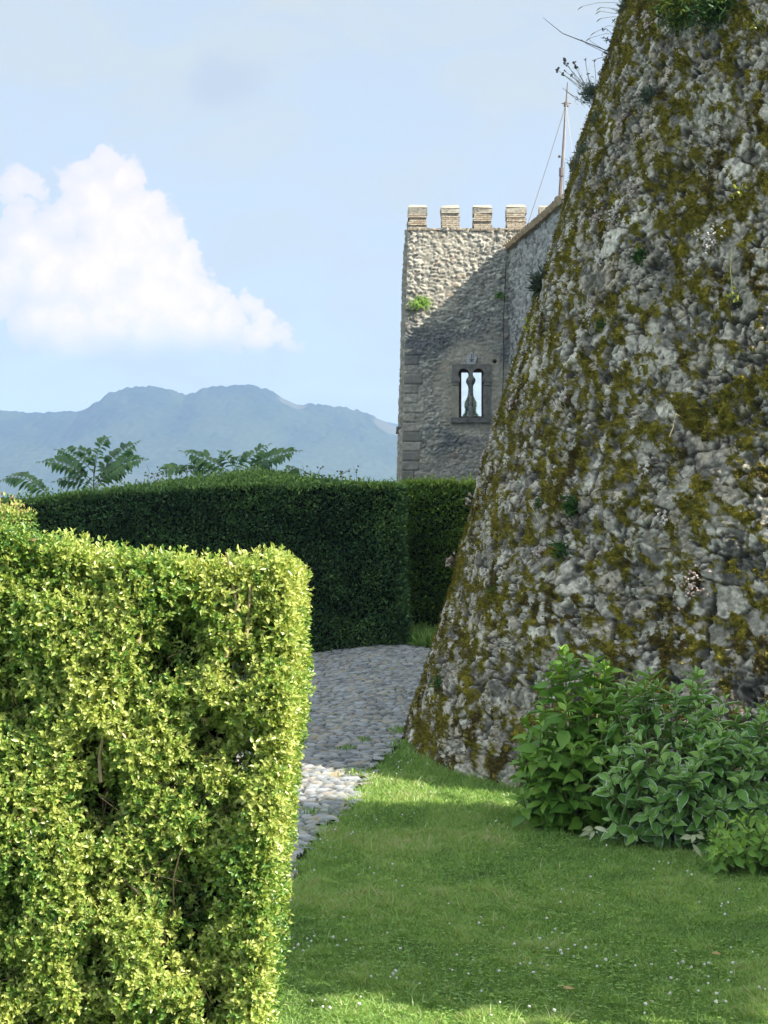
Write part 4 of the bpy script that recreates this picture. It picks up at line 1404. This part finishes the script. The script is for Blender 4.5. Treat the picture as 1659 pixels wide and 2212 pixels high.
def build_clover():
    r = np.random.default_rng(33)
    pts = []
    spots = [(1640, 2155, 60), (1560, 2120, 60), (1480, 2105, 50), (1350, 2100, 60), (1230, 2070, 40), (1170, 2085, 60), (1190, 2030, 50), (880, 2130, 60), (1020, 2120, 60),
             (690, 2060, 40), (640, 2080, 30), (800, 2040, 80), (1300, 1960, 90), (900, 1990, 120), (740, 1900, 60), (690, 1850, 40), (700, 1800, 40), (770, 1790, 40), (860, 1700, 50), (820, 1690, 40),
             (920, 1650, 40), (1010, 1680, 40), (1100, 1700, 30), (1000, 1790, 60), (1250, 1850, 50), (1450, 1880, 60), (1600, 1960, 60), (1150, 1750, 40), (1420, 2180, 90), (1100, 2190, 90), (1600, 2190, 60), (700, 2190, 60), (840, 1660, 25), (1050, 1660, 30)]
    for x, y, s in spots:
        for _ in range(6):
            px, py = x + r.normal() * s, y + r.normal() * s * .35
            if py < 1630 or py > 2230: continue
            gx, gy = ground_hit(px, py)
            if lawn_ok(np.array([gx]), np.array([gy]), .03)[0]:
                pts.append((gx, gy))
    b = MB(); s_ = MB()
    for gx, gy in pts:
        g = float(gz(gx, gy)); h = r.uniform(.045, .085); q = np.array([gx + r.normal() * .01, gy, g + h])
        rad = r.uniform(.0045, .0085)
        b.ball(q, rad, r.uniform(.2, 1), .8)
        for k in range(7):                                   # loose florets round the head
            d = rdir(1, r)[0] * rad * .75
            b.ball(q + d, rad * .42, r.uniform(.2, 1))
        s_.tube([(gx, gy, g - .02), q], .0014, 4)
    fm, nt, out = mat_new("clover florets")
    c = nt.ramp(nt.attr("tint"), [(0, (.36, .34, .24)), (.5, (.60, .60, .54)), (1, (.70, .62, .62))])
    nt.l.new(principled(nt, c, .8, .1).outputs[0], out.inputs[0])
    tag(b.build("clover_flowers", fm), kind="stuff")
    tag(s_.build("clover_stems", bpy.data.materials["grass blades"]), kind="stuff")
    lf = plain_mat("dry leaf", (.30, .20, .09), (.45, .32, .16), 20)
    for px, py, lab in ((1537, 2075, "dry tan leaf lying alone on the shaded lawn at right"), (1216, 2151, "brown fallen leaf at the sunny strip of lawn")):
        gx, gy = ground_hit(px, py)
        P = np.array([[gx, gy, float(gz(gx, gy)) + .035]])
        V, ps, at = leaves(T_BROAD, P, np.array([[.9, .2, .1]]), np.array([[0, -.3, 1.]]), np.array([.06]), np.array([.035]), np.array([.5]))
        tag(mesh_np("fallen_leaf", V, ps, lf, attrs=at, origin=P[0]), lab, "leaf")


build_clover()

# ------------------------------------------------------------------ shrubs under the bastion
def shrub(name, label, heads, base, mat, L, Wd, tint, seed, stem_mat, per=3, under=1.0):
    """heads: array of shoot tips; each shoot climbs from base and carries opposite pairs of broad leaves"""
    r = np.random.default_rng(seed)
    root = empty(name, base, label, "shrub")
    parts = []; b = MB()
    for h in heads:
        foot = np.array([lerp(base[0], h[0], .55), lerp(base[1] , h[1], .5), 0]); foot[2] = float(gz(foot[0], foot[1])) - .02
        mid = lerp(foot, h, .55) + np.array([r.normal() * .04, r.normal() * .04, .03])
        pts = np.array([foot, lerp(foot, mid, .6) + r.normal(size=3) * .01, mid, lerp(mid, h, .6), h])
        b.tube(pts, [.008, .007, .006, .005, .003], 5)
        T = unit(h - mid); s = unit(np.cross(T, rdir(1, r)[0])); w = np.cross(T, s)
        npair = r.integers(per, per + 2)
        for i in range(npair):
            f = i / max(npair - 1, 1)
            p = h - T * (.03 + .075 * (i + .2) * under)
            ang = i * math.pi / 2 + r.normal() * .25
            k = 2
            for j in range(k):
                rad = s * math.cos(ang + j * math.pi) + w * math.sin(ang + j * math.pi)
                d = unit(rad + T * (.85 - .75 * f) + np.array([0, 0, -.15 * f]) + r.normal(size=3) * .18)
                sc = (.60 + .5 * min(1, f + .35)) * r.uniform(.8, 1.15)
                parts.append((p + rad * .006, d, unit(T + r.normal(size=3) * .25 - rad * .35), L * sc, Wd * sc, np.clip(tint + .22 * (1 - f) + r.normal() * .12, 0, 1)))
        for j in range(2):                                    # small unopened leaves at the tip
            rad = s * math.cos(1 + j * math.pi) + w * math.sin(1 + j * math.pi)
            parts.append((h, unit(T + rad * .55), unit(T - rad), L * .42, Wd * .36, min(1, tint + .35)))
    A = [np.array([p[i] for p in parts]) for i in range(6)]
    V, ps, at = leaves(T_BROAD, *A)
    mesh_np("foliage", V, ps, mat, root, at, smooth=True)
    b.build("stems", stem_mat, root)
    return root


def heads_in(outline, d_of, n, seed, jitter=.1, depth=.9):
    """shoot tips through a volume: outline = upper edge of the mass in grid px, base line below"""
    r = np.random.default_rng(seed); out = []
    xs = [p[0] for p in outline]; top = [p[1] for p in outline]; low = [p[2] for p in outline]
    while len(out) < n:
        px = r.uniform(xs[0], xs[-1]); t = r.uniform() ** .85
        y0, y1 = np.interp(px, xs, top), np.interp(px, xs, low)
        py = lerp(y0, y1, t)
        bulge = math.sin(math.pi * (.15 + .7 * t)) * .55 - (1 - t) * .35
        d = d_of(px) - bulge + r.uniform(0, 1) ** 2 * depth
        out.append(W(px, py, d))
    return np.array(out)


stem_green = plain_mat("green shrub stems", (.10, .14, .04), (.20, .22, .08), 20, .7)
HYD = [(0, (.035, .10, .02)), (.4, (.10, .23, .036)), (.75, (.18, .33, .050)), (1, (.28, .44, .075))]
VAR = [(0, (.045, .13, .028)), (.45, (.135, .30, .055)), (.8, (.225, .40, .082)), (1, (.32, .48, .09))]
hyd_m = leaf_mat("hydrangea leaves", HYD, .28, .42, .35)
var_m = leaf_mat("variegated hydrangea leaves", VAR, .25, .40, .4, edge=(.54, .60, .50))
h1 = heads_in([(1125, 1640, 1720), (1150, 1480, 1760), (1185, 1420, 1780), (1240, 1395, 1790), (1290, 1420, 1800), (1350, 1465, 1810)], lambda px: 12.6 - (px - 1240) / 230 * .35, 120, 5)
shrub("hydrangea_bush", "tall bright green hydrangea bush against the mossy bastion, left of the variegated one", h1, (1.50, 12.75, .1), hyd_m, .165, .095, .50, 6, stem_green)
h2 = heads_in([(1290, 1620, 1815), (1330, 1470, 1825), (1400, 1445, 1835), (1475, 1430, 1845), (1530, 1465, 1850), (1590, 1485, 1860), (1690, 1515, 1865), (1800, 1580, 1880)], lambda px: 11.9 - (px - 1480) / 230 * .3, 230, 8)
shrub("hydrangea_bush", "wide blue-green hydrangea bush with white leaf margins in front of the bastion", h2, (2.45, 12.2, .1), var_m, .165, .080, .50, 9, stem_green)
h3 = heads_in([(1535, 1800, 1850), (1570, 1760, 1865), (1630, 1745, 1872), (1720, 1750, 1880)], lambda px: 10.9, 48, 11, depth=.5)
shrub("low_shrub", "small yellow-green leafy shrub at the lawn edge in front of the variegated hydrangea", h3, (2.6, 11.2, .08), hyd_m, .085, .045, .62, 12, stem_green)
# lower leaves that fill the dark underside
_rt = [o for o in bpy.data.objects if o.name.startswith("hydrangea_bush") and o.parent is None]
for o, (xa, xb, d0, mt, sd) in zip(_rt, ((1150, 1340, 12.5, hyd_m, 3), (1290, 1800, 11.8, var_m, 4))):
    r = np.random.default_rng(sd); n = int((xb - xa) * 1.0)
    px = r.uniform(xa, xb, n); py = r.uniform(1560, 1850, n); d = d0 - (px - (xa + xb) / 2) / 230 * .3 + r.uniform(-.15, .8, n)
    P = np.stack([(px - CX) * d / F, d, CZ + (HY - py) * d / F], -1); P[:, 2] = np.maximum(P[:, 2], gz(P[:, 0], P[:, 1]) + .04)
    V, ps, at = leaves(T_BROAD, P, r.normal(size=(n, 3)) + (0, -.7, -.3), unit(rdir(n, r) + (0, -.3, .9)), r.uniform(.09, .15, n), r.uniform(.05, .075, n), np.clip(r.normal(.3, .15, n), 0, 1))
    mesh_np("lower_leaves", V, ps, mt, o, at, smooth=True)
# one albino shoot
pale_leaf = leaf_mat("albino leaves", [(0, (.40, .42, .26)), (1, (.52, .53, .36))], .3, .5, .3)
r = np.random.default_rng(2)
for cx, cyy, dd, k, own in ((1283, 1800, 11.75, 6, 0), (1500, 1815, 11.0, 5, 1)):
    P = np.tile(W(cx, cyy - 8, dd), (k, 1)); a = np.linspace(.1, 3.0, k) + math.pi + r.normal(size=k) * .3
    P = P + r.normal(size=(k, 3)) * .02
    D = np.stack([np.cos(a), -.45 + r.normal(size=k) * .5, np.sin(a) * .8 + r.normal(size=k) * .3], -1)
    V, ps, at = leaves(T_BROAD, P, D, np.tile([0, -1, .6], (k, 1)), r.uniform(.07, .13, k), r.uniform(.028, .045, k), r.uniform(size=k))
    tag(mesh_np("pale_shoot", V, ps, pale_leaf, _rt[own], at, smooth=True), "creamy white leaves low in the bush")

# ------------------------------------------------------------------ tree-of-heaven shoots behind the dark hedge
ail_m = leaf_mat("tree of heaven leaflets", [(0, (.035, .10, .05)), (.5, (.085, .19, .055)), (.85, (.14, .25, .07)), (1, (.15, .07, .05))], .25, .4, .4)
ail_s = plain_mat("young green bark", (.10, .12, .06), (.16, .17, .09), 20, .7)


def ailanthus(label, stem, fronds, d, seed):
    r = np.random.default_rng(seed)
    root = empty("tree_of_heaven", W(stem[0][0], stem[0][1] + 60, d), label, "sapling", "tree of heaven shoots above the dark hedge")
    b = MB(); b.tube([W(stem[0][0], stem[0][1] + 90, d)] + [W(x, y, d) for x, y in stem], np.linspace(.022, .008, len(stem) + 1), 6)
    b.build("stem", ail_s, root)
    for (x0, y0), (x1, y1), sag in fronds:
        dd = d + r.uniform(-.35, .35)
        p0, p2 = W(x0, y0, d), W(x1, y1, dd)
        Ln = np.linalg.norm(p2 - p0)
        pm = lerp(p0, p2, .55) + np.array([0, 0, Ln * sag])
        t = np.linspace(0, 1, 14)[:, None]
        C = (1 - t) ** 2 * p0 + 2 * t * (1 - t) * pm + t ** 2 * p2
        n = max(7, int(Ln / .085))
        tt = np.linspace(.16, 1, n)
        Pm = np.stack([np.interp(tt, t[:, 0], C[:, i]) for i in range(3)], -1)
        T = unit(np.gradient(Pm, axis=0))
        S = unit(np.cross(T, np.array([0, -.75, .65])))
        parts = []
        for sg in (-1, 1):
            D = T * .55 + S * sg + np.array([0, 0, -.42]) + r.normal(size=(n, 3)) * .10
            L = (.24 * np.sin(np.clip(tt * 1.05, 0, 1) * math.pi * .82 + .35)) * r.uniform(.85, 1.15, n) * min(1.25, .65 + Ln * .5)
            tip = sst(tt, .80, .98)
            parts.append(leaves(T_POINT, Pm, D, np.array([0, -.6, .8]) + r.normal(size=(n, 3)) * .15, L * (1 - .35 * tip), L * .46 * (1 - .3 * tip),
                                np.clip(r.normal(.45, .15, n) + .5 * tip * (r.uniform() < .6), 0, 1)))
        parts.append(leaves(T_POINT, Pm[-1:], T[-1:], np.array([[0, -.6, .8]]), np.array([.09]), np.array([.035]), np.array([.8])))
        V, ps, at = join(parts)
        fo = mesh_np("frond", V, ps, ail_m, root, at)
        bb = MB(); bb.tube(C, np.linspace(.008, .003, 14), 5)
        bb.build("rachis", ail_s, fo, root)


AD = 30.8
ailanthus("tall tree of heaven shoot with a straight central stem above the dark hedge", [(202, 1060), (203, 1020), (207, 985)],
          [((206, 985), (234, 946), .30), ((204, 1000), (168, 969), .2), ((203, 1022), (122, 971), .22), ((202, 1040), (86, 998), .25), ((203, 1040), (297, 955), .16),
           ((204, 1052), (314, 992), .24), ((204, 1056), (277, 1022), .3), ((203, 1030), (214, 965), .05), ((202, 1050), (150, 1010), .15), ((202, 1056), (118, 1040), .25), ((203, 1048), (262, 1000), .15)], AD, 1)
ailanthus("spreading tree of heaven shoot, the right clump with drooping fronds above the dark hedge", [(506, 1035), (506, 1016)],
          [((500, 1022), (394, 975), .12), ((505, 1016), (476, 977), .25), ((506, 1016), (522, 984), .25), ((512, 1017), (580, 961), .15), ((520, 1022), (646, 974), .14),
           ((470, 1024), (415, 1002), .15), ((530, 1024), (590, 1000), .15)], AD, 2)
ailanthus("low tree of heaven shoot between the two clumps, its arching tips just over the hedge", [(404, 1045), (404, 1020)],
          [((404, 1020), (344, 1024), .35), ((404, 1020), (446, 1020), .3), ((404, 1018), (402, 1004), .2), ((404, 1024), (370, 1012), .3)], AD, 3)
ailanthus("single drooping tree of heaven frond at the left picture edge over the hedge", [(108, 1085), (108, 1070)],
          [((108, 1070), (2, 1038), .32), ((108, 1070), (60, 1046), .2)], AD - 1, 4)
ailanthus("short tree of heaven frond tip at the right end of the clumps over the hedge", [(604, 1045), (604, 1033)],
          [((604, 1033), (648, 1014), .35), ((604, 1033), (640, 1030), .3)], AD, 5)

# thin weeds standing up along the far hedge top
r = np.random.default_rng(66)
b = MB()
for px in (660, 672, 690, 735, 742, 770, 338, 352, 318):
    q = W(px, 1045, 29.2); h = r.uniform(.18, .36)
    b.tube([q, q + (r.normal() * .04, 0, h * .6), q + (r.normal() * .12, 0, h)], [.005, .004, .003], 4)
    for k in range(5):
        b.ball(q + (r.normal() * .05, r.normal() * .03, h * r.uniform(.3, 1)), .018, .5)
tag(b.build("climber_tendrils", ail_s), kind="stuff")

# ------------------------------------------------------------------ plants rooted in the bastion and on the tower
grey_leaf = leaf_mat("grey-green leaves", [(0, (.06, .085, .065)), (.5, (.12, .155, .12)), (1, (.20, .24, .18))], .2, .7, .15)
fresh_leaf = leaf_mat("fresh green leaves", [(0, (.02, .06, .015)), (.5, (.05, .12, .03)), (1, (.09, .17, .04))], .3, .5, .3)
lime_leaf = leaf_mat("yellow-green leaves", [(0, (.13, .18, .03)), (.5, (.27, .32, .05)), (1, (.44, .46, .10))], .35, .5, .2)
straw_m = plain_mat("dry stalks", (.22, .19, .12), (.40, .35, .22), 20, .9)
dark_twig = plain_mat("dark thin twigs", (.07, .065, .06), (.14, .13, .11), 20, .9)
petal_m, nt, out = mat_new("stonecrop petals")
nt.l.new(principled(nt, nt.ramp(nt.attr("tint"), [(0, (.26, .16, .13)), (.35, (.40, .30, .27)), (.7, (.52, .47, .44)), (1, (.68, .65, .61))]), .8, .1).outputs[0], out.inputs[0])
PD = 17.6


def tuft(root, P0, nrm, n, L, Wd, mat, r, spread=.7, up=.5, name="foliage", tint=.5, tpl=T_LEAF, jit=.02):
    P = P0 + r.normal(size=(n, 3)) * jit
    D = unit(np.asarray(nrm) * .8 + np.array([0, 0, up]) + r.normal(size=(n, 3)) * spread)
    s = r.uniform(.5, 1.2, n)
    V, ps, at = leaves(tpl, P, D, rdir(n, r), L * s, Wd * s, np.clip(tint + r.normal(size=n) * .25, 0, 1))
    return mesh_np(name, V, ps, mat, root, at)


def build_wall_plants():
    r = np.random.default_rng(91)
    # long bare twig on the skyline
    q, nn, _ = b_hit(1334, 122)
    root = empty("bare_twig", q, "long thin bare twig reaching left from the bastion skyline into the sky", "twig")
    b = MB()
    b.tube([q + (.1, 0, 0)] + [W(x, y, q[1]) for x, y in [(1328, 117), (1290, 101), (1243, 83), (1215, 72), (1190, 52), (1173, 38)]], [.006, .006, .006, .005, .004, .003, .002], 5)
    b.tube([W(x, y, q[1] - .1) for x, y in [(1330, 120), (1300, 110), (1268, 95), (1255, 85)]], .003, 4)
    b.tube([W(x, y, q[1] - .1) for x, y in [(1330, 122), (1310, 121), (1285, 129), (1279, 131)]], .003, 4)
    b.tube([W(x, y, q[1] + .1) for x, y in [(1300, 104), (1280, 92), (1272, 85)]], .002, 4)
    b.build("stem", dark_twig, root)
    # small-leaved sprig above it
    q, nn, _ = b_hit(1345, 95)
    root = empty("leafy_sprig", q, "dark small-leaved sprig on the skyline just above the long bare twig", "plant")
    b = MB(); P = []; D = []
    for pts in ([(1345, 118), (1325, 100), (1312, 82), (1298, 82)], [(1343, 95), (1325, 75), (1310, 62), (1300, 64)], [(1348, 80), (1335, 62), (1328, 50), (1326, 45)],
                [(1345, 110), (1320, 104), (1305, 112), (1300, 118)], [(1348, 70), (1340, 58), (1338, 50)], [(1344, 88), (1318, 88), (1304, 88)]):
        C = np.array([W(x, y, q[1] + r.normal() * .1) for x, y in pts]); b.tube(C, .003, 4)
        for k in range(13):
            t = r.uniform(.15, 1) * (len(C) - 1); i = min(int(t), len(C) - 2)
            P.append(lerp(C[i], C[i + 1], t - i)); D.append(rdir(1, r)[0])
    b.build("stem", dark_twig, root)
    P = np.array(P); V, ps, at = leaves(T_LEAF, P, np.array(D), rdir(len(P), r), r.uniform(.02, .04, len(P)), r.uniform(.012, .02, len(P)), r.uniform(0, .5, len(P)))
    mesh_np("foliage", V, ps, grey_leaf, root, at)
    # topmost grass with seed heads
    q, nn, _ = b_hit(1356, 18)
    root = empty("grass_tuft", q, "wispy grass with drooping seed heads at the very top of the bastion skyline", "grass")
    b = MB()
    for pts in ([(1352, 8), (1320, 5), (1290, 6), (1258, 14)], [(1350, 22), (1325, 18), (1298, 16)], [(1350, 30), (1320, 28), (1296, 24)], [(1350, 38), (1325, 36), (1298, 40)], [(1346, 60), (1315, 55), (1285, 70)], [(1346, 78), (1310, 72), (1275, 82)]):
        b.tube([W(x, y, q[1]) for x, y in pts], .0022, 4)
        e = W(*pts[-1], q[1]); b.tube([e, e + (-.03, 0, -.018), e + (-.05, 0, -.04)], [.004, .006, .002], 5)
    b.build("stem", straw_m, root)
    tuft(root, q, nn, 90, .11, .006, grey_leaf, r, .5, .2, jit=.04)
    # grey tuft with dried flower heads
    q, nn, _ = b_hit(1288, 212)
    q = q + np.array([-.02, 0, 0])
    root = empty("dried_flower_tuft", q, "grey-leaved tuft with tall dried flower heads leaning left on the bastion skyline", "plant")
    tuft(root, q + (-.03, -.02, .05), nn, 900, .055, .006, grey_leaf, r, .9, .5, jit=.055, tint=.55)
    b = MB(); hd = MB()
    for x, y, k in [(1220, 130, 1), (1221, 137, 1), (1239, 135, .8), (1243, 145, 1), (1204, 151, 1.1), (1216, 160, .9), (1220, 153, .6), (1235, 163, .6), (1264, 129, .5), (1284, 132, .5), (1270, 159, .5), (1300, 150, .5)]:
        e = W(x, y, q[1]); s = q + (r.normal() * .03, 0, .03)
        b.tube([s, lerp(s, e, .5) + (.02 * r.normal() + .01, 0, -.03), e], [.004, .0035, .0025], 4)
        for j in range(6):
            hd.ball(e + r.normal(size=3) * .011 * k, .012 * k)
        for j in range(5):
            m_ = lerp(s, e, r.uniform(.3, .9)); b.tube([m_, m_ + r.normal(size=3) * .018 + (0, 0, .012)], .0015, 3)
    for pts in ([(1285, 228), (1262, 220), (1235, 205), (1215, 190)], [(1290, 238), (1270, 215), (1255, 210)], [(1282, 232), (1250, 218), (1222, 196)]):
        b.tube([W(x, y, q[1]) for x, y in pts], .003, 4)
    b.build("stem", straw_m, root); hd.build("flower_head", dark_twig, root)
    # upright rosemary-like spikes
    q, nn, _ = b_hit(1252, 372)
    root = empty("spiky_herb", q, "upright needle-leaved herb on the bastion skyline beside the mast foot", "plant")
    b = MB(); P = []; D = []
    for x, y in [(1226, 350), (1232, 342), (1238, 338), (1246, 328), (1252, 330), (1230, 358), (1258, 322), (1242, 345), (1236, 362)]:
        e = W(x, y, q[1] + r.normal() * .05); s = q + (r.normal() * .02, 0, 0)
        b.tube([s, lerp(s, e, .5) + (-.03, 0, -.02), e], .0035, 4)
        for k in range(34):
            t = r.uniform(.2, 1); p = lerp(s, e, t) + np.array([-.03, 0, -.02]) * 4 * t * (1 - t) * .5
            P.append(p); D.append(unit(rdir(1, r)[0] + unit(e - s) * .6))
    b.build("stem", dark_twig, root); P = np.array(P)
    V, ps, at = leaves(T_CHIP, P, np.array(D), rdir(len(P), r), r.uniform(.018, .03, len(P)), np.full(len(P), .005), r.uniform(0, .6, len(P)))
    mesh_np("foliage", V, ps, grey_leaf, root, at)
    e = W(1208, 338, q[1]); s = W(1262, 350, q[1]); b = MB(); b.tube([s, lerp(s, e, .5) - (0, 0, .03), e], .002, 4); b.ball(e, .016)
    b.build("dry_stalk", straw_m, root)
    # other tufts seen against the wall: (x, y, name, label, material, count, length, width, tint)
    T = [(1270, 330, "grey_herb", "small grey herb on the skyline above the spiky herb", grey_leaf, 260, .05, .008, .5),
         (1186, 618, "grass_tuft", "blue-green grass tuft on the bastion edge beside the curtain wall", grey_leaf, 420, .16, .007, .45),
         (1300, 262, "grey_herb", "grey-green cushion below the dried flower tuft on the bastion edge", grey_leaf, 240, .045, .010, .5),
         (1410, 212, "grey_herb", "feathery grey herb on the upper bastion right of the dried flower tuft", grey_leaf, 300, .07, .008, .5),
         (1395, 562, "small_fern", "dark green herb beside white stonecrop in the upper bastion wall", fresh_leaf, 130, .075, .022, .35),
         (1246, 1100, "small_fern", "largest green fern tuft low on the bastion wall beside a dry stalk", fresh_leaf, 170, .085, .024, .5),
         (1222, 1192, "small_fern", "green fern tuft just below the largest fern on the lower bastion", fresh_leaf, 130, .07, .02, .5),
         (1175, 1090, "small_fern", "tiny green leaf rosette left of the largest fern on the bastion", fresh_leaf, 50, .05, .016, .45),
         (1085, 1280, "small_fern", "small green rosette near the left edge of the lower bastion", fresh_leaf, 60, .06, .02, .5),
         (960, 1480, "small_fern", "green weed on the bastion edge above the cobbled path", fresh_leaf, 110, .06, .02, .45),
         (1310, 712, "small_fern", "green herb among moss in the middle of the bastion wall", fresh_leaf, 90, .06, .018, .35)]
    for x, y, nm, lab, mt, n, L, Wd, ti in T:
        q, nn, _ = b_hit(x, y)
        root = empty(nm, q, lab, "plant")
        tuft(root, q + nn * .04, nn, n, L, Wd, mt, r, .75, .25, tint=ti, jit=.035)
    # yellow-green flowering clumps at the top
    for x, y, n, lab in ((1490, 18, 300, "yellow-flowered green clump at the top of the bastion, left one of the pair"), (1560, 22, 340, "leafy green clump at the top of the bastion, right one of the pair")):
        q, nn, _ = b_hit(x, y)
        root = empty("flowering_clump", q, lab, "plant", "yellow-green clumps at the bastion top")
        tuft(root, q + nn * .08, nn, n, .13, .016, fresh_leaf if x > 1520 else lime_leaf, r, .8, .1, tint=.5, jit=.10)
        tuft(root, q + nn * .10 + (0, 0, -.08), nn, n, .11, .010, fresh_leaf, r, .8, -.2, name="lower_leaves", tint=.6, jit=.10)
        b = MB(); f = MB()
        for k in range(26):
            s = q + nn * .1 + r.normal(size=3) * .06; e = s + nn * r.uniform(.04, .22) + r.normal(size=3) * .09 + (-.03, 0, .07)
            b.tube([s, e], .003, 4)
            for j in range(4): f.ball(e + r.normal(size=3) * .012, .010)
        b.build("stem", stem_green, root)
        f.build("flowers", plain_mat("yellow florets", (.50, .45, .05), (.65, .58, .10), 20) if x < 1520 else lime_leaf, root)
    # bright leafy sprigs
    for x, y, n, s_, lab in ((1162, 711, 26, .055, "bright yellow-green leafy sprig on the left bastion edge beside the tower window"),
                             (1590, 655, 22, .045, "yellow-green sprig with a long dry stalk on the right of the bastion"),
                             (1612, 420, 26, .05, "lime leaves on the right of the bastion in the upper moss"),
                             (1648, 60, 22, .05, "lime leaves at the right picture edge near the bastion top")):
        q, nn, _ = b_hit(x, y)
        root = empty("leafy_sprig", q, lab, "plant")
        tuft(root, q + nn * .05, nn, n, s_, s_ * .55, lime_leaf, r, .8, .3, tint=.65, jit=.045)
        b = MB(); b.tube([q - nn * .05, q + nn * .03, q + nn * .08 + (r.normal() * .05, 0, .05)], .004, 4)
        if x == 1590: b.tube([q + nn * .05, q + nn * .10 + (0, 0, .25), q + nn * .12 + (.02, 0, .42)], .004, 4)
        b.build("stem", stem_green, root)
    # dry straws
    for pts, lab in (([(1195, 1146), (1180, 1118), (1166, 1090)], "long pale dry grass stalk lying against the lower bastion"),
                     ([(1228, 885), (1236, 893), (1244, 905)], "short bleached straws on the bastion level with the tower window sill"),
                     ([(1478, 905), (1472, 935), (1464, 955)], "thin hanging root on the dark hollow in the middle of the bastion")):
        q, nn, _ = b_hit(*pts[0])
        root = empty("dry_stalk", q, lab, "stalk")
        b = MB(); C = []
        for x, y in pts:
            p, n_, _ = b_hit(x, y); C.append(p + n_ * .13)
        b.tube([q - nn * .02] + C, .004, 4)
        if len(pts) and pts[0][0] == 1228:
            for k in range(3): b.tube([C[0] + (.04 * k, 0, -.02), C[0] + (.04 * k - .05, -.02, .05 + .02 * k)], .004, 4)
        b.build("stem", straw_m, root)
    # stonecrop flower clusters
    S = [(1540, 525, 30, "white stonecrop cluster on bare grey stone at the right of the upper bastion"), (1382, 412, 22, "pinkish stonecrop on the upper bastion nearest the mast"),
         (1345, 465, 26, "white stonecrop cluster left of a dark green herb on the upper bastion"), (1312, 562, 26, "white stonecrop in moss midway along the upper left bastion"),
         (1286, 685, 18, "small white stonecrop below the moss patch on the left bastion"), (1228, 865, 22, "white stonecrop above bleached straws on the bastion"),
         (1404, 1018, 14, "two small white stonecrop heads in the middle of the bastion"), (1447, 1124, 14, "sunny white stonecrop heads on a ledge of the lower bastion"),
         (1500, 1275, 44, "large pink stonecrop mat on the lower right bastion above the hydrangeas"), (1362, 258, 16, "pale stonecrop on the upper bastion under the grey herb"),
         (1302, 480, 14, "pale stonecrop near the upper left edge of the bastion"), (1120, 872, 30, "pink stonecrop on the bastion edge beside the window sill"),
         (1078, 952, 30, "pink stonecrop on the bastion edge just above the green hedge"), (1062, 985, 26, "dense pink stonecrop where bastion and hedge top meet"),
         (985, 1215, 16, "pale stonecrop on the bastion edge in front of the dark hedge"), (1026, 1085, 14, "pale stonecrop on the bastion edge near the hedge top corner"),
         (1175, 1200, 14, "tiny stonecrop in the lower left bastion stones"), (1410, 60, 18, "pale stonecrop near the top of the bastion")]
    for x, y, n, lab in S:
        q, nn, _ = b_hit(x, y)
        root = empty("stonecrop", q, lab, "flowers", "stonecrop clusters on the bastion")
        w = .035 + n * .0018
        f = MB(); st = MB()
        for k in range(n):
            tdir = unit(np.cross(nn, rdir(1, r)[0])); p = q + nn * r.uniform(.06, .10) + tdir * abs(r.normal()) * w
            st.tube([p - nn * .08, p], .0025, 4)
            for j in range(3): f.ball(p + r.normal(size=3) * .008, r.uniform(.007, .012), np.clip(r.normal(.8 if "white" in lab else .45, .2), 0, 1))
        tag(f.build("flowers", petal_m, root), kind="stuff")
        tag(st.build("stems", plain_mat("reddish stonecrop stems", (.14, .07, .05), (.22, .13, .09), 20) if "reddish stonecrop stems" not in bpy.data.materials else bpy.data.materials["reddish stonecrop stems"], root), kind="stuff")
        tuft(root, q + nn * .03, nn, n * 2, .02, .010, grey_leaf, r, .8, .2, jit=w * .7, tint=.4)
    # fern on the tower ledge and a dark one in the corner
    for x, y, n, L, mt, ti, lab in ((908, 652, 340, .48, hyd_m, .8, "bright green fern clump on the sunlit tower face"), (1078, 634, 110, .24, dark_leaf, .6, "dark fern in the shaded corner of tower and curtain wall")):
        q = np.array([tx(x), TD - .06, tz(y + 6)])
        root = empty("wall_fern", q, lab, "fern")
        parts = []
        P = []; D = []; LL = []
        for k in range(n // 6):
            d = unit(np.array([r.normal() * .75, -.55 + r.normal() * .3, r.uniform(-.35, .9)]))
            C = [q + d * t * L * r.uniform(.9, 1.1) + np.array([0, 0, -.35 * L * t * t]) for t in np.linspace(.1, 1, 9)]
            for i, c in enumerate(C):
                s = unit(np.cross(d, (0, -1, .3)))
                for sg in (-1, 1):
                    P.append(c); D.append(s * sg + d * .5 + (0, 0, -.2)); LL.append(.085 * (1.1 - i / 9))
        P = np.array(P); LL = np.array(LL)
        V, ps, at = leaves(T_LEAF, P, np.array(D), np.array([0, -.7, .7]) + r.normal(size=(len(P), 3)) * .3, LL, LL * .42, np.clip(ti + r.normal(size=len(P)) * .2, 0, 1))
        mesh_np("fronds", V, ps, mt, root, at)


build_wall_plants()
